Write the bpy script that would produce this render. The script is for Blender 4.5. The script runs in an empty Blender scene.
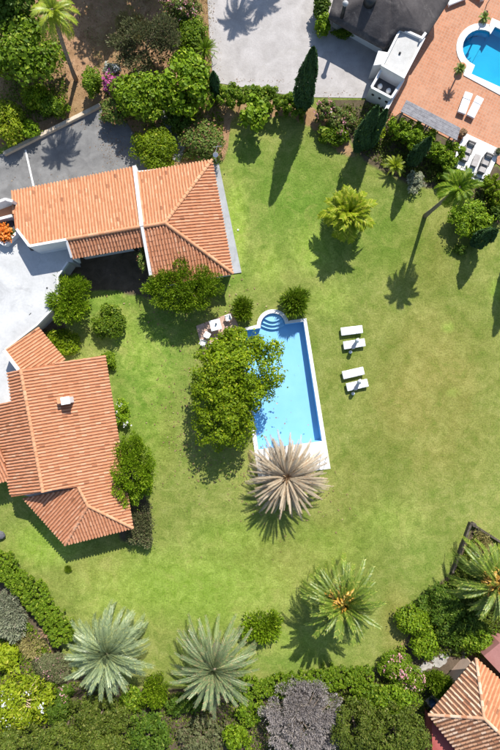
import bpy, bmesh, math, random
import numpy as np
from mathutils import Vector, Matrix, Euler

# ------------------------------------------------------------------ camera, sky, sun, exposure
H = 45.0            # drone height in metres
F = 500.0           # focal length in photo pixels (500 x 750 photo)
SC = bpy.context.scene
COL = SC.collection
cam_d = bpy.data.cameras.new('camera'); cam = bpy.data.objects.new('camera', cam_d); COL.objects.link(cam)
cam.location = (0, 0, H); cam.rotation_euler = (0, 0, 0)
cam_d.sensor_fit = 'VERTICAL'; cam_d.angle = 2*math.atan(375.0/F)
cam_d.clip_start = 0.5; cam_d.clip_end = 3000
SC.camera = cam
SUN_EL = math.radians(45); SUN_AZ = math.atan2(0.313, 0.95)     # azimuth from +Y towards +X
wd = bpy.data.worlds.new('World'); SC.world = wd; wd.use_nodes = True
nt = wd.node_tree; nt.nodes.clear()
sky = nt.nodes.new('ShaderNodeTexSky'); sky.sky_type = 'NISHITA'; sky.sun_disc = False
sky.sun_elevation = SUN_EL; sky.sun_rotation = SUN_AZ; sky.air_density = 1.0; sky.dust_density = 0.6
bg = nt.nodes.new('ShaderNodeBackground'); bg.inputs[1].default_value = 0.12
wo = nt.nodes.new('ShaderNodeOutputWorld')
nt.links.new(sky.outputs[0], bg.inputs[0]); nt.links.new(bg.outputs[0], wo.inputs[0])
sd = bpy.data.lights.new('sun', 'SUN'); sd.energy = 5.0; sd.angle = math.radians(0.53); sd.color = (1.0, 0.965, 0.90)
sun = bpy.data.objects.new('sun', sd); COL.objects.link(sun)
S_DIR = Vector((math.sin(SUN_AZ)*math.cos(SUN_EL), math.cos(SUN_AZ)*math.cos(SUN_EL), math.sin(SUN_EL)))
sun.rotation_euler = S_DIR.to_track_quat('Z', 'Y').to_euler(); sun.location = S_DIR*60
SC.render.engine = 'CYCLES'
vs = SC.view_settings
vs.view_transform = 'Standard'; vs.look = 'None'; vs.exposure = 0.58; vs.gamma = 1.0; vs.use_curve_mapping = False
SC.cycles.max_bounces = 8; SC.cycles.transparent_max_bounces = 12
RNG = np.random.default_rng(11)
random.seed(5)

# ------------------------------------------------------------------ pixel -> place
def W(px, py, z=0.0):
    k = (H - z)/F
    return Vector(((px-250.0)*k, (375.0-py)*k, z))
def PXM(z=0.0): return (H - z)/F
def poly(pts, z=0.0): return [W(a, b, z) for a, b in pts]

# ------------------------------------------------------------------ node helpers and materials
MATS = {}
def new_mat(name):
    m = bpy.data.materials.new(name); m.use_nodes = True
    n = m.node_tree; n.nodes.clear()
    out = n.nodes.new('ShaderNodeOutputMaterial')
    MATS[name] = m
    return m, n, out
def pos_noise(n, scale, detail=4, rough=0.6, dist=0.0, vec=None):
    g = n.nodes.new('ShaderNodeNewGeometry')
    t = n.nodes.new('ShaderNodeTexNoise'); t.inputs['Scale'].default_value = scale
    t.inputs['Detail'].default_value = detail; t.inputs['Roughness'].default_value = rough
    t.inputs['Distortion'].default_value = dist
    n.links.new(vec if vec is not None else g.outputs['Position'], t.inputs['Vector'])
    return t.outputs['Fac']
def ramp(n, fac, stops):
    r = n.nodes.new('ShaderNodeValToRGB')
    while len(r.color_ramp.elements) < len(stops): r.color_ramp.elements.new(0.5)
    for e, (p, c) in zip(r.color_ramp.elements, stops):
        e.position = p; e.color = (c[0], c[1], c[2], 1) if not isinstance(c, (int, float)) else (c, c, c, 1)
    n.links.new(fac, r.inputs[0]); return r.outputs[0]
def mixc(n, fac, a, b, mode='MIX'):
    m = n.nodes.new('ShaderNodeMix'); m.data_type = 'RGBA'; m.blend_type = mode
    for s, v in ((m.inputs[0], fac), (m.inputs[6], a), (m.inputs[7], b)):
        if hasattr(v, 'is_linked'): n.links.new(v, s)
        elif isinstance(v, (int, float)): s.default_value = v
        else: s.default_value = (v[0], v[1], v[2], 1)
    return m.outputs[2]
def math_n(n, op, a, b=0.0, clamp=False):
    m = n.nodes.new('ShaderNodeMath'); m.operation = op; m.use_clamp = clamp
    for s, v in ((m.inputs[0], a), (m.inputs[1], b)):
        if hasattr(v, 'is_linked'): n.links.new(v, s)
        else: s.default_value = v
    return m.outputs[0]
def principled(n, out, col, rough=0.8, spec=0.3, bump=None, bdist=0.02, bstr=0.5):
    p = n.nodes.new('ShaderNodeBsdfPrincipled')
    if hasattr(col, 'is_linked'): n.links.new(col, p.inputs['Base Color'])
    else: p.inputs['Base Color'].default_value = (*col, 1)
    p.inputs['Roughness'].default_value = rough
    p.inputs['Specular IOR Level'].default_value = spec
    if bump is not None:
        b = n.nodes.new('ShaderNodeBump'); b.inputs['Distance'].default_value = bdist; b.inputs['Strength'].default_value = bstr
        n.links.new(bump, b.inputs['Height']); n.links.new(b.outputs[0], p.inputs['Normal'])
    if out is not None: n.links.new(p.outputs[0], out.inputs[0])
    return p
def surf(name, c1, c2, scale=2.0, rough=0.85, spec=0.25, bump=0.02, fine=12.0, c3=None, lo=0.35, hi=0.65):
    """mottled surface: two tones at a large scale, a third as stains, fine grain as bump"""
    m, n, out = new_mat(name)
    a = pos_noise(n, scale, 6, 0.65, 0.4)
    col = ramp(n, a, [(lo, c1), (hi, c2)])
    f = pos_noise(n, fine, 5, 0.7)
    col = mixc(n, 0.35, col, ramp(n, f, [(0.25, 0.55), (0.75, 1.0)]), 'MULTIPLY')
    if c3 is not None:
        s = pos_noise(n, scale*0.6 + 0.13, 8, 0.75, 1.2)
        col = mixc(n, ramp(n, s, [(0.54, 0.0), (0.70, 0.8)]), col, c3)
    principled(n, out, col, rough, spec, f, bump, 0.6)
    return m
def leafmat(name, dark, light, third=None, trans=0.32, rough=0.5, amount=0.12):
    m, n, out = new_mat(name)
    g = n.nodes.new('ShaderNodeNewGeometry')
    oi = n.nodes.new('ShaderNodeObjectInfo')
    r = g.outputs['Random Per Island']
    cl = pos_noise(n, 0.9, 3, 0.6)
    f = math_n(n, 'ADD', math_n(n, 'MULTIPLY', r, 0.6), math_n(n, 'MULTIPLY', cl, 0.9))
    f = math_n(n, 'SUBTRACT', f, 0.25, True)
    col = ramp(n, f, [(0.0, dark), (1.0, light)])
    if third is not None:
        k = math_n(n, 'LESS_THAN', math_n(n, 'FRACT', math_n(n, 'MULTIPLY', r, 37.7)), amount)
        col = mixc(n, k, col, third)
    hs = n.nodes.new('ShaderNodeHueSaturation')
    n.links.new(col, hs.inputs['Color'])
    n.links.new(math_n(n, 'ADD', math_n(n, 'MULTIPLY', oi.outputs['Random'], 0.3), 0.85), hs.inputs['Value'])
    col = hs.outputs[0]
    p = principled(n, None, col, rough, 0.45 if name.startswith('palm') else 0.16)
    t = n.nodes.new('ShaderNodeBsdfTranslucent'); n.links.new(col, t.inputs[0])
    mx = n.nodes.new('ShaderNodeMixShader'); mx.inputs[0].default_value = trans
    n.links.new(p.outputs[0], mx.inputs[1]); n.links.new(t.outputs[0], mx.inputs[2]); n.links.new(mx.outputs[0], out.inputs[0])
    return m

# leaves (real leaf reflectances; the yellowish ones are yellowish plants)
L = {}
L['mid']    = leafmat('leaf_mid_green', (0.050, 0.105, 0.006), (0.185, 0.285, 0.012), (0.27, 0.33, 0.03))
L['bright'] = leafmat('leaf_bright_green', (0.070, 0.140, 0.005), (0.235, 0.355, 0.012), (0.32, 0.40, 0.03))
L['deep']   = leafmat('leaf_deep_green', (0.032, 0.075, 0.008), (0.115, 0.19, 0.015), (0.17, 0.22, 0.03))
L['yellow'] = leafmat('leaf_yellow_green', (0.065, 0.13, 0.003), (0.29, 0.39, 0.010), (0.42, 0.44, 0.03), 0.36, 0.5, 0.06)
L['lime']   = leafmat('leaf_lime', (0.126, 0.189, 0.006), (0.320, 0.390, 0.016), (0.40, 0.40, 0.04))
L['olive']  = leafmat('leaf_olive_grey', (0.078, 0.092, 0.035), (0.203, 0.216, 0.095), (0.20, 0.15, 0.09))
L['pine']   = leafmat('leaf_dark_olive', (0.045, 0.072, 0.008), (0.15, 0.195, 0.024), (0.20, 0.21, 0.045))
L['cypress']= leafmat('leaf_cypress', (0.016, 0.046, 0.013), (0.050, 0.106, 0.027), None, 0.1)
L['grey']   = leafmat('leaf_grey_green', (0.20, 0.23, 0.13), (0.40, 0.42, 0.28), (0.42, 0.38, 0.28))
L['plum']   = leafmat('leaf_grey_purple', (0.21, 0.185, 0.175), (0.40, 0.355, 0.345), (0.38, 0.33, 0.27), 0.12)
L['brown']  = leafmat('leaf_dry_brown', (0.17, 0.10, 0.055), (0.38, 0.24, 0.13), (0.45, 0.33, 0.2), 0.15)
L['straw']  = leafmat('leaf_straw', (0.26, 0.22, 0.08), (0.42, 0.36, 0.14), (0.30, 0.30, 0.08), 0.15)
L['rusty']  = leafmat('leaf_russet_mixed', (0.073, 0.132, 0.022), (0.196, 0.252, 0.042), (0.30, 0.15, 0.08), 0.25, 0.5, 0.13)
L['palm']   = leafmat('palm_leaf_green', (0.048, 0.095, 0.006), (0.205, 0.275, 0.03), (0.32, 0.32, 0.06), 0.2, 0.45)
L['palm_y'] = leafmat('palm_leaf_yellow', (0.14, 0.21, 0.008), (0.36, 0.43, 0.02), (0.42, 0.42, 0.04), 0.34, 0.45)
L['silver'] = leafmat('palm_leaf_silver', (0.095, 0.145, 0.055), (0.29, 0.345, 0.175), (0.34, 0.36, 0.13), 0.15, 0.4)
L['palm_g'] = leafmat('palm_leaf_grey_green', (0.10, 0.15, 0.06), (0.26, 0.31, 0.14), (0.36, 0.28, 0.14), 0.18, 0.4)
L['dead']   = leafmat('palm_leaf_dead', (0.27, 0.205, 0.13), (0.50, 0.41, 0.29), (0.34, 0.20, 0.11), 0.10, 0.65, 0.1)
L['pink']   = leafmat('petal_pink', (0.55, 0.22, 0.25), (0.75, 0.40, 0.42), (0.8, 0.6, 0.58), 0.3)
L['magenta']= leafmat('petal_magenta', (0.38, 0.05, 0.20), (0.62, 0.14, 0.38), (0.66, 0.35, 0.5), 0.3)
L['white']  = leafmat('petal_white', (0.62, 0.62, 0.58), (0.8, 0.8, 0.78), None, 0.3)
L['orange'] = leafmat('petal_orange', (0.62, 0.14, 0.02), (0.80, 0.27, 0.04), (0.8, 0.4, 0.1), 0.25)
L['fruit']  = leafmat('palm_fruit_orange', (0.34, 0.17, 0.02), (0.50, 0.29, 0.04), (0.42, 0.34, 0.07), 0.1)

BARK = surf('bark', (0.14, 0.10, 0.07), (0.26, 0.20, 0.15), 6, 0.9, 0.1, 0.03, 25)
PBARK = surf('palm_bark', (0.18, 0.14, 0.10), (0.34, 0.28, 0.21), 8, 0.9, 0.1, 0.04, 30)
TANBARK = surf('tan_bark', (0.42, 0.30, 0.19), (0.58, 0.45, 0.30), 5, 0.8, 0.1, 0.02, 25)
STUCCO = surf('white_stucco', (0.68, 0.67, 0.66), (0.76, 0.75, 0.74), 0.8, 0.85, 0.2, 0.006, 20, (0.62, 0.60, 0.57))
TERR_M = surf('white_terrace_coat', (0.43, 0.43, 0.425), (0.54, 0.538, 0.533), 0.5, 0.8, 0.2, 0.004, 5, (0.31, 0.31, 0.31), 0.3, 0.6)
PLASTIC = surf('white_plastic', (0.78, 0.78, 0.78), (0.82, 0.82, 0.82), 3, 0.45, 0.4, 0.001, 30)
FABRIC_W = surf('white_canvas', (0.76, 0.76, 0.77), (0.82, 0.82, 0.82), 2, 0.9, 0.1, 0.006, 14)
LILAC = surf('lilac_canvas', (0.56, 0.55, 0.64), (0.64, 0.62, 0.70), 4, 0.9, 0.1, 0.006, 20)
CONC = surf('grey_concrete', (0.30, 0.31, 0.32), (0.38, 0.39, 0.40), 1.3, 0.85, 0.2, 0.008, 12, (0.24, 0.245, 0.25))
COPING = surf('white_coping', (0.70, 0.69, 0.66), (0.78, 0.77, 0.75), 2, 0.7, 0.25, 0.004, 14, (0.6, 0.58, 0.53))
DRIVE = surf('driveway_asphalt', (0.135, 0.132, 0.13), (0.24, 0.235, 0.228), 0.9, 0.9, 0.2, 0.012, 9, (0.16, 0.155, 0.15), 0.3, 0.7)
GRAVEL = surf('gravel_court', (0.34, 0.315, 0.30), (0.48, 0.45, 0.435), 0.6, 0.95, 0.1, 0.03, 7, (0.34, 0.315, 0.29), 0.3, 0.7)
KERB_M = surf('kerb_stone', (0.48, 0.38, 0.27), (0.62, 0.53, 0.42), 2, 0.9, 0.15, 0.01, 14)
STONE = surf('path_stone', (0.30, 0.28, 0.25), (0.46, 0.43, 0.39), 2, 0.9, 0.15, 0.02, 10, (0.22, 0.20, 0.18))
THATCH = surf('dark_felt_roof', (0.045, 0.039, 0.040), (0.105, 0.092, 0.090), 0.7, 0.8, 0.25, 0.04, 5, (0.17, 0.15, 0.14), 0.3, 0.7)
FLATROOF = surf('pebble_flat_roof', (0.46, 0.45, 0.43), (0.56, 0.55, 0.53), 1.2, 0.95, 0.1, 0.02, 12)
DARKFLOOR = surf('dark_yard_floor', (0.10, 0.10, 0.11), (0.15, 0.15, 0.16), 1.5, 0.9, 0.1, 0.01, 12)
WOODGREY = surf('weathered_wood', (0.20, 0.19, 0.20), (0.32, 0.31, 0.32), 3, 0.9, 0.1, 0.01, 20)
WICKER = surf('grey_wicker', (0.19, 0.17, 0.16), (0.32, 0.30, 0.28), 9, 0.8, 0.2, 0.02, 40)
CUSHION = surf('taupe_cushion', (0.36, 0.33, 0.31), (0.45, 0.42, 0.40), 3, 0.95, 0.1, 0.01, 20)
DARKWOOD = surf('dark_timber', (0.055, 0.045, 0.035), (0.13, 0.11, 0.085), 4, 0.85, 0.15, 0.015, 20)
TERRACOTTA = surf('terracotta_pot', (0.42, 0.17, 0.09), (0.54, 0.25, 0.14), 4, 0.8, 0.2, 0.004, 20)
REDFLAT = surf('red_flat_roof', (0.30, 0.065, 0.055), (0.38, 0.10, 0.085), 0.6, 0.8, 0.2, 0.006, 8, (0.30, 0.07, 0.06))
PINKFLAT = surf('faded_red_roof', (0.29, 0.125, 0.11), (0.36, 0.17, 0.15), 0.6, 0.8, 0.2, 0.006, 8, (0.3, 0.12, 0.1))
METAL = surf('grey_metal', (0.35, 0.35, 0.36), (0.45, 0.45, 0.46), 4, 0.4, 0.5, 0.001, 30)
BLACKM = surf('black_metal', (0.02, 0.02, 0.022), (0.04, 0.04, 0.042), 4, 0.5, 0.4, 0.001, 30)
WINGLASS = surf('window_glass', (0.02, 0.025, 0.03), (0.035, 0.04, 0.045), 1, 0.08, 0.6, 0.0005, 3)
WOODDOOR = surf('brown_door', (0.16, 0.08, 0.04), (0.24, 0.13, 0.07), 4, 0.6, 0.3, 0.004, 20)

def tile_mat(name, stops, stain):
    m, n, out = new_mat(name)
    g = n.nodes.new('ShaderNodeNewGeometry')
    c = ramp(n, g.outputs['Random Per Island'], stops)
    s = pos_noise(n, 0.7, 6, 0.7, 0.6)
    c = mixc(n, ramp(n, s, [(0.50, 0.0), (0.72, 0.55)]), c, stain)
    f = pos_noise(n, 22, 4, 0.7)
    c = mixc(n, 0.4, c, ramp(n, f, [(0.25, 0.6), (0.75, 1.0)]), 'MULTIPLY')
    principled(n, out, c, 0.85, 0.2, f, 0.01, 0.5)
    return m
TILE_A = tile_mat('roof_tile_terracotta', [(0, (0.24, 0.11, 0.06)), (0.05, (0.522, 0.245, 0.125)), (0.5, (0.560, 0.275, 0.148)), (0.92, (0.589, 0.305, 0.171)), (1, (0.608, 0.370, 0.220))], (0.446, 0.232, 0.125))
TILE_B = tile_mat('roof_tile_terracotta_red', [(0, (0.24, 0.11, 0.06)), (0.05, (0.503, 0.225, 0.118)), (0.6, (0.551, 0.259, 0.144)), (0.92, (0.589, 0.297, 0.174)), (1, (0.608, 0.357, 0.222))], (0.437, 0.191, 0.096))
TILE_D = tile_mat('roof_tile_weathered', [(0, (0.28, 0.13, 0.075)), (0.3, (0.48, 0.26, 0.15)), (0.7, (0.58, 0.37, 0.24)), (1, (0.62, 0.46, 0.34))], (0.50, 0.19, 0.09))
def deck_mat(name, c1, c2): return surf(name, c1, c2, 2.5, 0.9, 0.1, 0.02, 14)
DECK_A = deck_mat('roof_pan_tile', (0.34, 0.13, 0.065), (0.44, 0.18, 0.09))
DECK_D = deck_mat('roof_pan_tile_weathered', (0.13, 0.065, 0.04), (0.22, 0.11, 0.065))

def paver_mat():
    m, n, out = new_mat('terracotta_pavers')
    g = n.nodes.new('ShaderNodeNewGeometry')
    mp = n.nodes.new('ShaderNodeMapping'); mp.inputs['Rotation'].default_value = (0, 0, math.radians(25))
    n.links.new(g.outputs['Position'], mp.inputs[0])
    b = n.nodes.new('ShaderNodeTexBrick'); b.offset = 0.0
    b.inputs['Scale'].default_value = 1.0; b.inputs['Brick Width'].default_value = 0.26; b.inputs['Row Height'].default_value = 0.26
    b.inputs['Mortar Size'].default_value = 0.014; b.inputs['Mortar Smooth'].default_value = 0.3; b.inputs['Bias'].default_value = -0.1
    b.inputs['Color1'].default_value = (0.40, 0.175, 0.095, 1); b.inputs['Color2'].default_value = (0.50, 0.225, 0.125, 1)
    b.inputs['Mortar'].default_value = (0.44, 0.30, 0.22, 1)
    n.links.new(mp.outputs[0], b.inputs['Vector'])
    s = pos_noise(n, 0.5, 6, 0.7, 0.5)
    c = mixc(n, ramp(n, s, [(0.42, 0.0), (0.70, 0.5)]), b.outputs[0], (0.50, 0.29, 0.19))
    f = pos_noise(n, 10, 4, 0.7)
    c = mixc(n, 0.35, c, ramp(n, f, [(0.25, 0.6), (0.75, 1.0)]), 'MULTIPLY')
    principled(n, out, c, 0.8, 0.2, b.outputs['Fac'], -0.004, 0.5)
    return m
PAVER = paver_mat()

def water_mat(name, tint):
    m, n, out = new_mat(name)
    tr = n.nodes.new('ShaderNodeBsdfTransparent'); tr.inputs[0].default_value = (*tint, 1)
    gl = n.nodes.new('ShaderNodeBsdfGlossy'); gl.inputs['Roughness'].default_value = 0.03
    fr = n.nodes.new('ShaderNodeFresnel'); fr.inputs[0].default_value = 1.33
    w = pos_noise(n, 2.2, 3, 0.5, 0.8)
    b = n.nodes.new('ShaderNodeBump'); b.inputs['Distance'].default_value = 0.03; b.inputs['Strength'].default_value = 0.35
    n.links.new(w, b.inputs['Height']); n.links.new(b.outputs[0], gl.inputs['Normal']); n.links.new(b.outputs[0], fr.inputs['Normal'])
    mx = n.nodes.new('ShaderNodeMixShader')
    n.links.new(fr.outputs[0], mx.inputs[0]); n.links.new(tr.outputs[0], mx.inputs[1]); n.links.new(gl.outputs[0], mx.inputs[2])
    n.links.new(mx.outputs[0], out.inputs[0])
    return m
WATER_A = water_mat('pool_water_blue', (0.88, 0.96, 1.0))
WATER_B = water_mat('pool_water_teal', (0.55, 0.90, 0.97))
def basin_mat(name, c1, c2):
    m, n, out = new_mat(name)
    a = pos_noise(n, 0.35, 4, 0.6)
    c = ramp(n, a, [(0.3, c1), (0.7, c2)])
    g = n.nodes.new('ShaderNodeNewGeometry')
    v = n.nodes.new('ShaderNodeTexVoronoi'); v.inputs['Scale'].default_value = 1.9; v.feature = 'SMOOTH_F1'
    n.links.new(g.outputs['Position'], v.inputs['Vector'])
    c = mixc(n, 0.10, c, ramp(n, v.outputs['Distance'], [(0.1, 0.75), (0.6, 1.0)]), 'MULTIPLY')
    principled(n, out, c, 0.7, 0.2)
    return m
BASIN_A = basin_mat('pool_basin_blue', (0.26, 0.52, 0.76), (0.31, 0.57, 0.80))
BASIN_B = basin_mat('pool_basin_cyan', (0.035, 0.40, 0.58), (0.05, 0.46, 0.64))
STEP_A = basin_mat('pool_step_blue', (0.34, 0.60, 0.80), (0.38, 0.64, 0.82))

def lawn_mat():
    m, n, out = new_mat('lawn_grass')
    def attr(nm):
        a = n.nodes.new('ShaderNodeAttribute'); a.attribute_name = nm; return a.outputs['Fac']
    dry, lush, soil, dark_earth, deep = attr('dry'), attr('lush'), attr('soil'), attr('earth'), attr('deep')
    big = pos_noise(n, 0.22, 5, 0.6, 0.5)
    mid = pos_noise(n, 1.3, 6, 0.7, 0.6)
    fine = pos_noise(n, 7.0, 6, 0.8)
    vf = pos_noise(n, 26.0, 3, 0.8)
    base = ramp(n, mid, [(0.28, (0.13, 0.185, 0.030)), (0.5, (0.20, 0.235, 0.052)), (0.72, (0.28, 0.295, 0.090))])
    dcol = ramp(n, mid, [(0.3, (0.155, 0.165, 0.030)), (0.7, (0.245, 0.235, 0.062))])
    lcol = ramp(n, mid, [(0.3, (0.175, 0.275, 0.024)), (0.7, (0.315, 0.39, 0.085))])
    def soft(v, k, lo, hi):
        return ramp(n, math_n(n, 'ADD', v, math_n(n, 'MULTIPLY', math_n(n, 'SUBTRACT', k, 0.5), 0.8)), [(lo, 0.0), (hi, 1.0)])
    c = mixc(n, soft(dry, big, 0.2, 0.7), base, dcol)
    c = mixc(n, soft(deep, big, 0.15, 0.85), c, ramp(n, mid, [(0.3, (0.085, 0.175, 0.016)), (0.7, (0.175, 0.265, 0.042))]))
    c = mixc(n, soft(lush, mid, 0.2, 0.75), c, lcol)
    pat = pos_noise(n, 0.55, 7, 0.72, 1.0)
    c = mixc(n, ramp(n, pat, [(0.50, 0.0), (0.68, 0.6)]), c, (0.31, 0.315, 0.088))
    c = mixc(n, ramp(n, pat, [(0.30, 0.55), (0.47, 0.0)]), c, (0.115, 0.185, 0.022))
    c = mixc(n, 1.0, c, ramp(n, fine, [(0.25, 0.42), (0.5, 0.98), (0.75, 1.5)]), 'MULTIPLY')
    c = mixc(n, 1.0, c, ramp(n, vf, [(0.25, 0.62), (0.75, 1.35)]), 'MULTIPLY')
    sc = ramp(n, mid, [(0.3, (0.27, 0.155, 0.078)), (0.55, (0.38, 0.235, 0.128)), (0.75, (0.47, 0.32, 0.19))])
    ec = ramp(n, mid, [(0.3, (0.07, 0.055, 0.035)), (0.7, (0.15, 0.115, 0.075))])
    ss = soft(soil, fine, 0.35, 0.65)
    sc = mixc(n, 0.5, sc, ramp(n, fine, [(0.25, 0.5), (0.75, 1.1)]), 'MULTIPLY')
    c = mixc(n, ss, c, sc)
    c = mixc(n, soft(dark_earth, fine, 0.35, 0.65), c, ec)  # dark brown soil of the planting beds
    broad = pos_noise(n, 0.10, 4, 0.55, 0.8)
    c = mixc(n, 1.0, c, ramp(n, broad, [(0.32, (0.78, 0.85, 0.68)), (0.5, (1.02, 1.02, 1.0)), (0.68, (1.22, 1.15, 1.25))]), 'MULTIPLY')
    hgt = math_n(n, 'ADD', fine, math_n(n, 'MULTIPLY', vf, 0.7))
    principled(n, out, c, 0.9, 0.1, hgt, 0.09, 0.7)
    return m
LAWN = lawn_mat()

# ------------------------------------------------------------------ mesh helpers
def link(o): COL.objects.link(o); return o
def tag(o, label=None, cat=None, group=None, kind=None):
    if label: o['label'] = label
    if cat: o['category'] = cat
    if group: o['group'] = group
    if kind: o['kind'] = kind
    return o
def empty(name, loc, label=None, cat=None, group=None, rz=0.0):
    o = bpy.data.objects.new(name, None); link(o); o.location = loc; o.rotation_euler = (0, 0, rz)
    o.empty_display_size = 0.2
    return tag(o, label, cat, group)
class MB:
    def __init__(s): s.v = []; s.f = []
    def add(s, vs, fs):
        k = len(s.v); s.v += [tuple(v) for v in vs]; s.f += [tuple(i+k for i in f) for f in fs]; return s
    def box(s, c, d, rz=0.0, ry=0.0, rx=0.0):
        R = Euler((rx, ry, rz)).to_matrix(); c = Vector(c); vs = []
        for x in (-.5, .5):
            for y in (-.5, .5):
                for z in (-.5, .5): vs.append(c + R @ Vector((x*d[0], y*d[1], z*d[2])))
        return s.add(vs, [(0,1,3,2), (4,6,7,5), (0,4,5,1), (2,3,7,6), (0,2,6,4), (1,5,7,3)])
    def prism(s, pts, z0, z1):
        """pts: xy list; z1 may be a list of tops"""
        n = len(pts); t = z1 if isinstance(z1, (list, tuple)) else [z1]*n
        a = sum(pts[i][0]*pts[(i+1) % n][1] - pts[(i+1) % n][0]*pts[i][1] for i in range(n))
        if a < 0: pts = list(pts)[::-1]; t = list(t)[::-1]
        vs = [(p[0], p[1], z0) for p in pts] + [(p[0], p[1], q) for p, q in zip(pts, t)]
        return s.add(vs, [tuple(range(n))[::-1], tuple(range(n, 2*n))] + [(i, (i+1) % n, n+(i+1) % n, n+i) for i in range(n)])
    def wall(s, a, b, th, z0, z1):
        a = Vector((a[0], a[1])); b = Vector((b[0], b[1])); d = (b-a).normalized(); q = Vector((-d.y, d.x))*th/2
        return s.prism([a+q, a-q, b-q, b+q], z0, z1)
    def tube(s, pts, rad, seg=7, cap=True):
        pts = [Vector(p) for p in pts]; vs = []; fs = []; n = len(pts)
        for i, p in enumerate(pts):
            d = (pts[min(i+1, n-1)] - pts[max(i-1, 0)]).normalized()
            u = d.cross(Vector((0, 0, 1)) if abs(d.z) < 0.9 else Vector((1, 0, 0))).normalized(); w = d.cross(u)
            r = rad[i] if isinstance(rad, (list, tuple)) else rad
            for k in range(seg):
                a = 2*math.pi*k/seg; vs.append(p + (u*math.cos(a) + w*math.sin(a))*r)
        for i in range(n-1):
            for k in range(seg):
                fs.append((i*seg+k, i*seg+(k+1) % seg, (i+1)*seg+(k+1) % seg, (i+1)*seg+k))
        if cap: fs += [tuple(range(seg))[::-1], tuple(range((n-1)*seg, n*seg))]
        return s.add(vs, fs)
    def lathe(s, c, prof, seg=16):
        c = Vector(c); vs = []; fs = []; n = len(prof)
        for r, z in prof:
            for k in range(seg):
                a = 2*math.pi*k/seg; vs.append(c + Vector((r*math.cos(a), r*math.sin(a), z)))
        for i in range(n-1):
            for k in range(seg): fs.append((i*seg+k, i*seg+(k+1) % seg, (i+1)*seg+(k+1) % seg, (i+1)*seg+k))
        fs += [tuple(range(seg))[::-1], tuple(range((n-1)*seg, n*seg))]
        return s.add(vs, fs)
    def mesh(s, name, mat, off=(0, 0, 0), smooth=False, bevel=0.0):
        me = bpy.data.meshes.new(name); o = Vector(off)
        me.from_pydata([tuple(Vector(v) - o) for v in s.v], [], s.f); me.materials.append(mat)
        bm = bmesh.new(); bm.from_mesh(me)
        bmesh.ops.recalc_face_normals(bm, faces=bm.faces)
        if bevel > 0:
            bmesh.ops.bevel(bm, geom=list(bm.edges), offset=bevel, segments=2, affect='EDGES', clamp_overlap=True)
        bm.to_mesh(me); bm.free()
        if smooth: me.polygons.foreach_set('use_smooth', [True]*len(me.polygons))
        me.update(); return me
    def build(s, name, mat, parent=None, smooth=False, bevel=0.0, kind=None):
        off = parent_loc(parent)
        o = bpy.data.objects.new(name, s.mesh(name, mat, off, smooth, bevel)); link(o)
        if parent is not None: o.parent = parent
        if kind: o['kind'] = kind
        return o
def parent_loc(p):
    v = Vector((0, 0, 0))
    while p is not None: v += Vector(p.location); p = p.parent
    return v
def np_mesh(name, V, Fq, mat):
    """V (n,3) array, Fq (m,k) faces of equal size"""
    me = bpy.data.meshes.new(name); k = Fq.shape[1]
    me.vertices.add(len(V)); me.vertices.foreach_set('co', V.astype(np.float32).ravel())
    me.loops.add(Fq.size); me.loops.foreach_set('vertex_index', Fq.astype(np.int32).ravel())
    me.polygons.add(len(Fq)); me.polygons.foreach_set('loop_start', np.arange(0, Fq.size, k, dtype=np.int32))
    me.update(calc_edges=True); me.materials.append(mat)
    return me
def obj(name, me, parent=None, loc=(0, 0, 0), kind=None):
    o = bpy.data.objects.new(name, me); link(o); o.location = loc
    if parent is not None: o.parent = parent
    if kind: o['kind'] = kind
    return o
def ring_mesh(name, outer, inner, z0, z1, mat, parent=None, kind=None):
    """slab with a hole: outer and inner xy loops"""
    bm = bmesh.new()
    def loop(pts, z): return [bm.verts.new((p[0], p[1], z)) for p in pts]
    for z in (z1,):
        es = []
        for lp in (outer, inner):
            vs_ = loop(lp, z)
            for i in range(len(vs_)): es.append(bm.edges.new((vs_[i], vs_[(i+1) % len(vs_)])))
        bmesh.ops.triangle_fill(bm, use_beauty=True, edges=es, normal=(0, 0, 1))
    for lp in (outer, inner):
        n = len(lp)
        a = [bm.verts.new((p[0], p[1], z1)) for p in lp]; b = [bm.verts.new((p[0], p[1], z0)) for p in lp]
        for i in range(n): bm.faces.new((a[i], a[(i+1) % n], b[(i+1) % n], b[i]))
    bmesh.ops.remove_doubles(bm, verts=bm.verts, dist=1e-4)
    bmesh.ops.recalc_face_normals(bm, faces=bm.faces)
    me = bpy.data.meshes.new(name)
    off = parent_loc(parent)
    bmesh.ops.translate(bm, verts=bm.verts, vec=-off)
    bm.to_mesh(me); bm.free(); me.materials.append(mat)
    return obj(name, me, parent, kind=kind)
def inside(P, pts):
    """vectorised point in polygon; P (n,2)"""
    x, y = P[:, 0], P[:, 1]; r = np.zeros(len(P), bool); n = len(pts)
    for i in range(n):
        x1, y1 = pts[i][0], pts[i][1]; x2, y2 = pts[(i+1) % n][0], pts[(i+1) % n][1]
        c = ((y1 > y) != (y2 > y)) & (x < (x2-x1)*(y-y1)/((y2-y1) if y2 != y1 else 1e-9) + x1)
        r ^= c
    return r
def offset_poly(pts, d):
    """grow (d>0) a simple xy polygon"""
    n = len(pts); P = [Vector((p[0], p[1])) for p in pts]
    a = sum(P[i].x*P[(i+1) % n].y - P[(i+1) % n].x*P[i].y for i in range(n))
    sgn = 1 if a > 0 else -1; out = []
    for i in range(n):
        e1 = (P[i]-P[i-1]).normalized(); e2 = (P[(i+1) % n]-P[i]).normalized()
        n1 = Vector((e1.y, -e1.x))*sgn; n2 = Vector((e2.y, -e2.x))*sgn
        b = n1+n2; b = b/max(0.4, b.dot(b)/2) if b.length > 1e-6 else n1
        out.append(P[i] + b*d)
    return out

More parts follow.
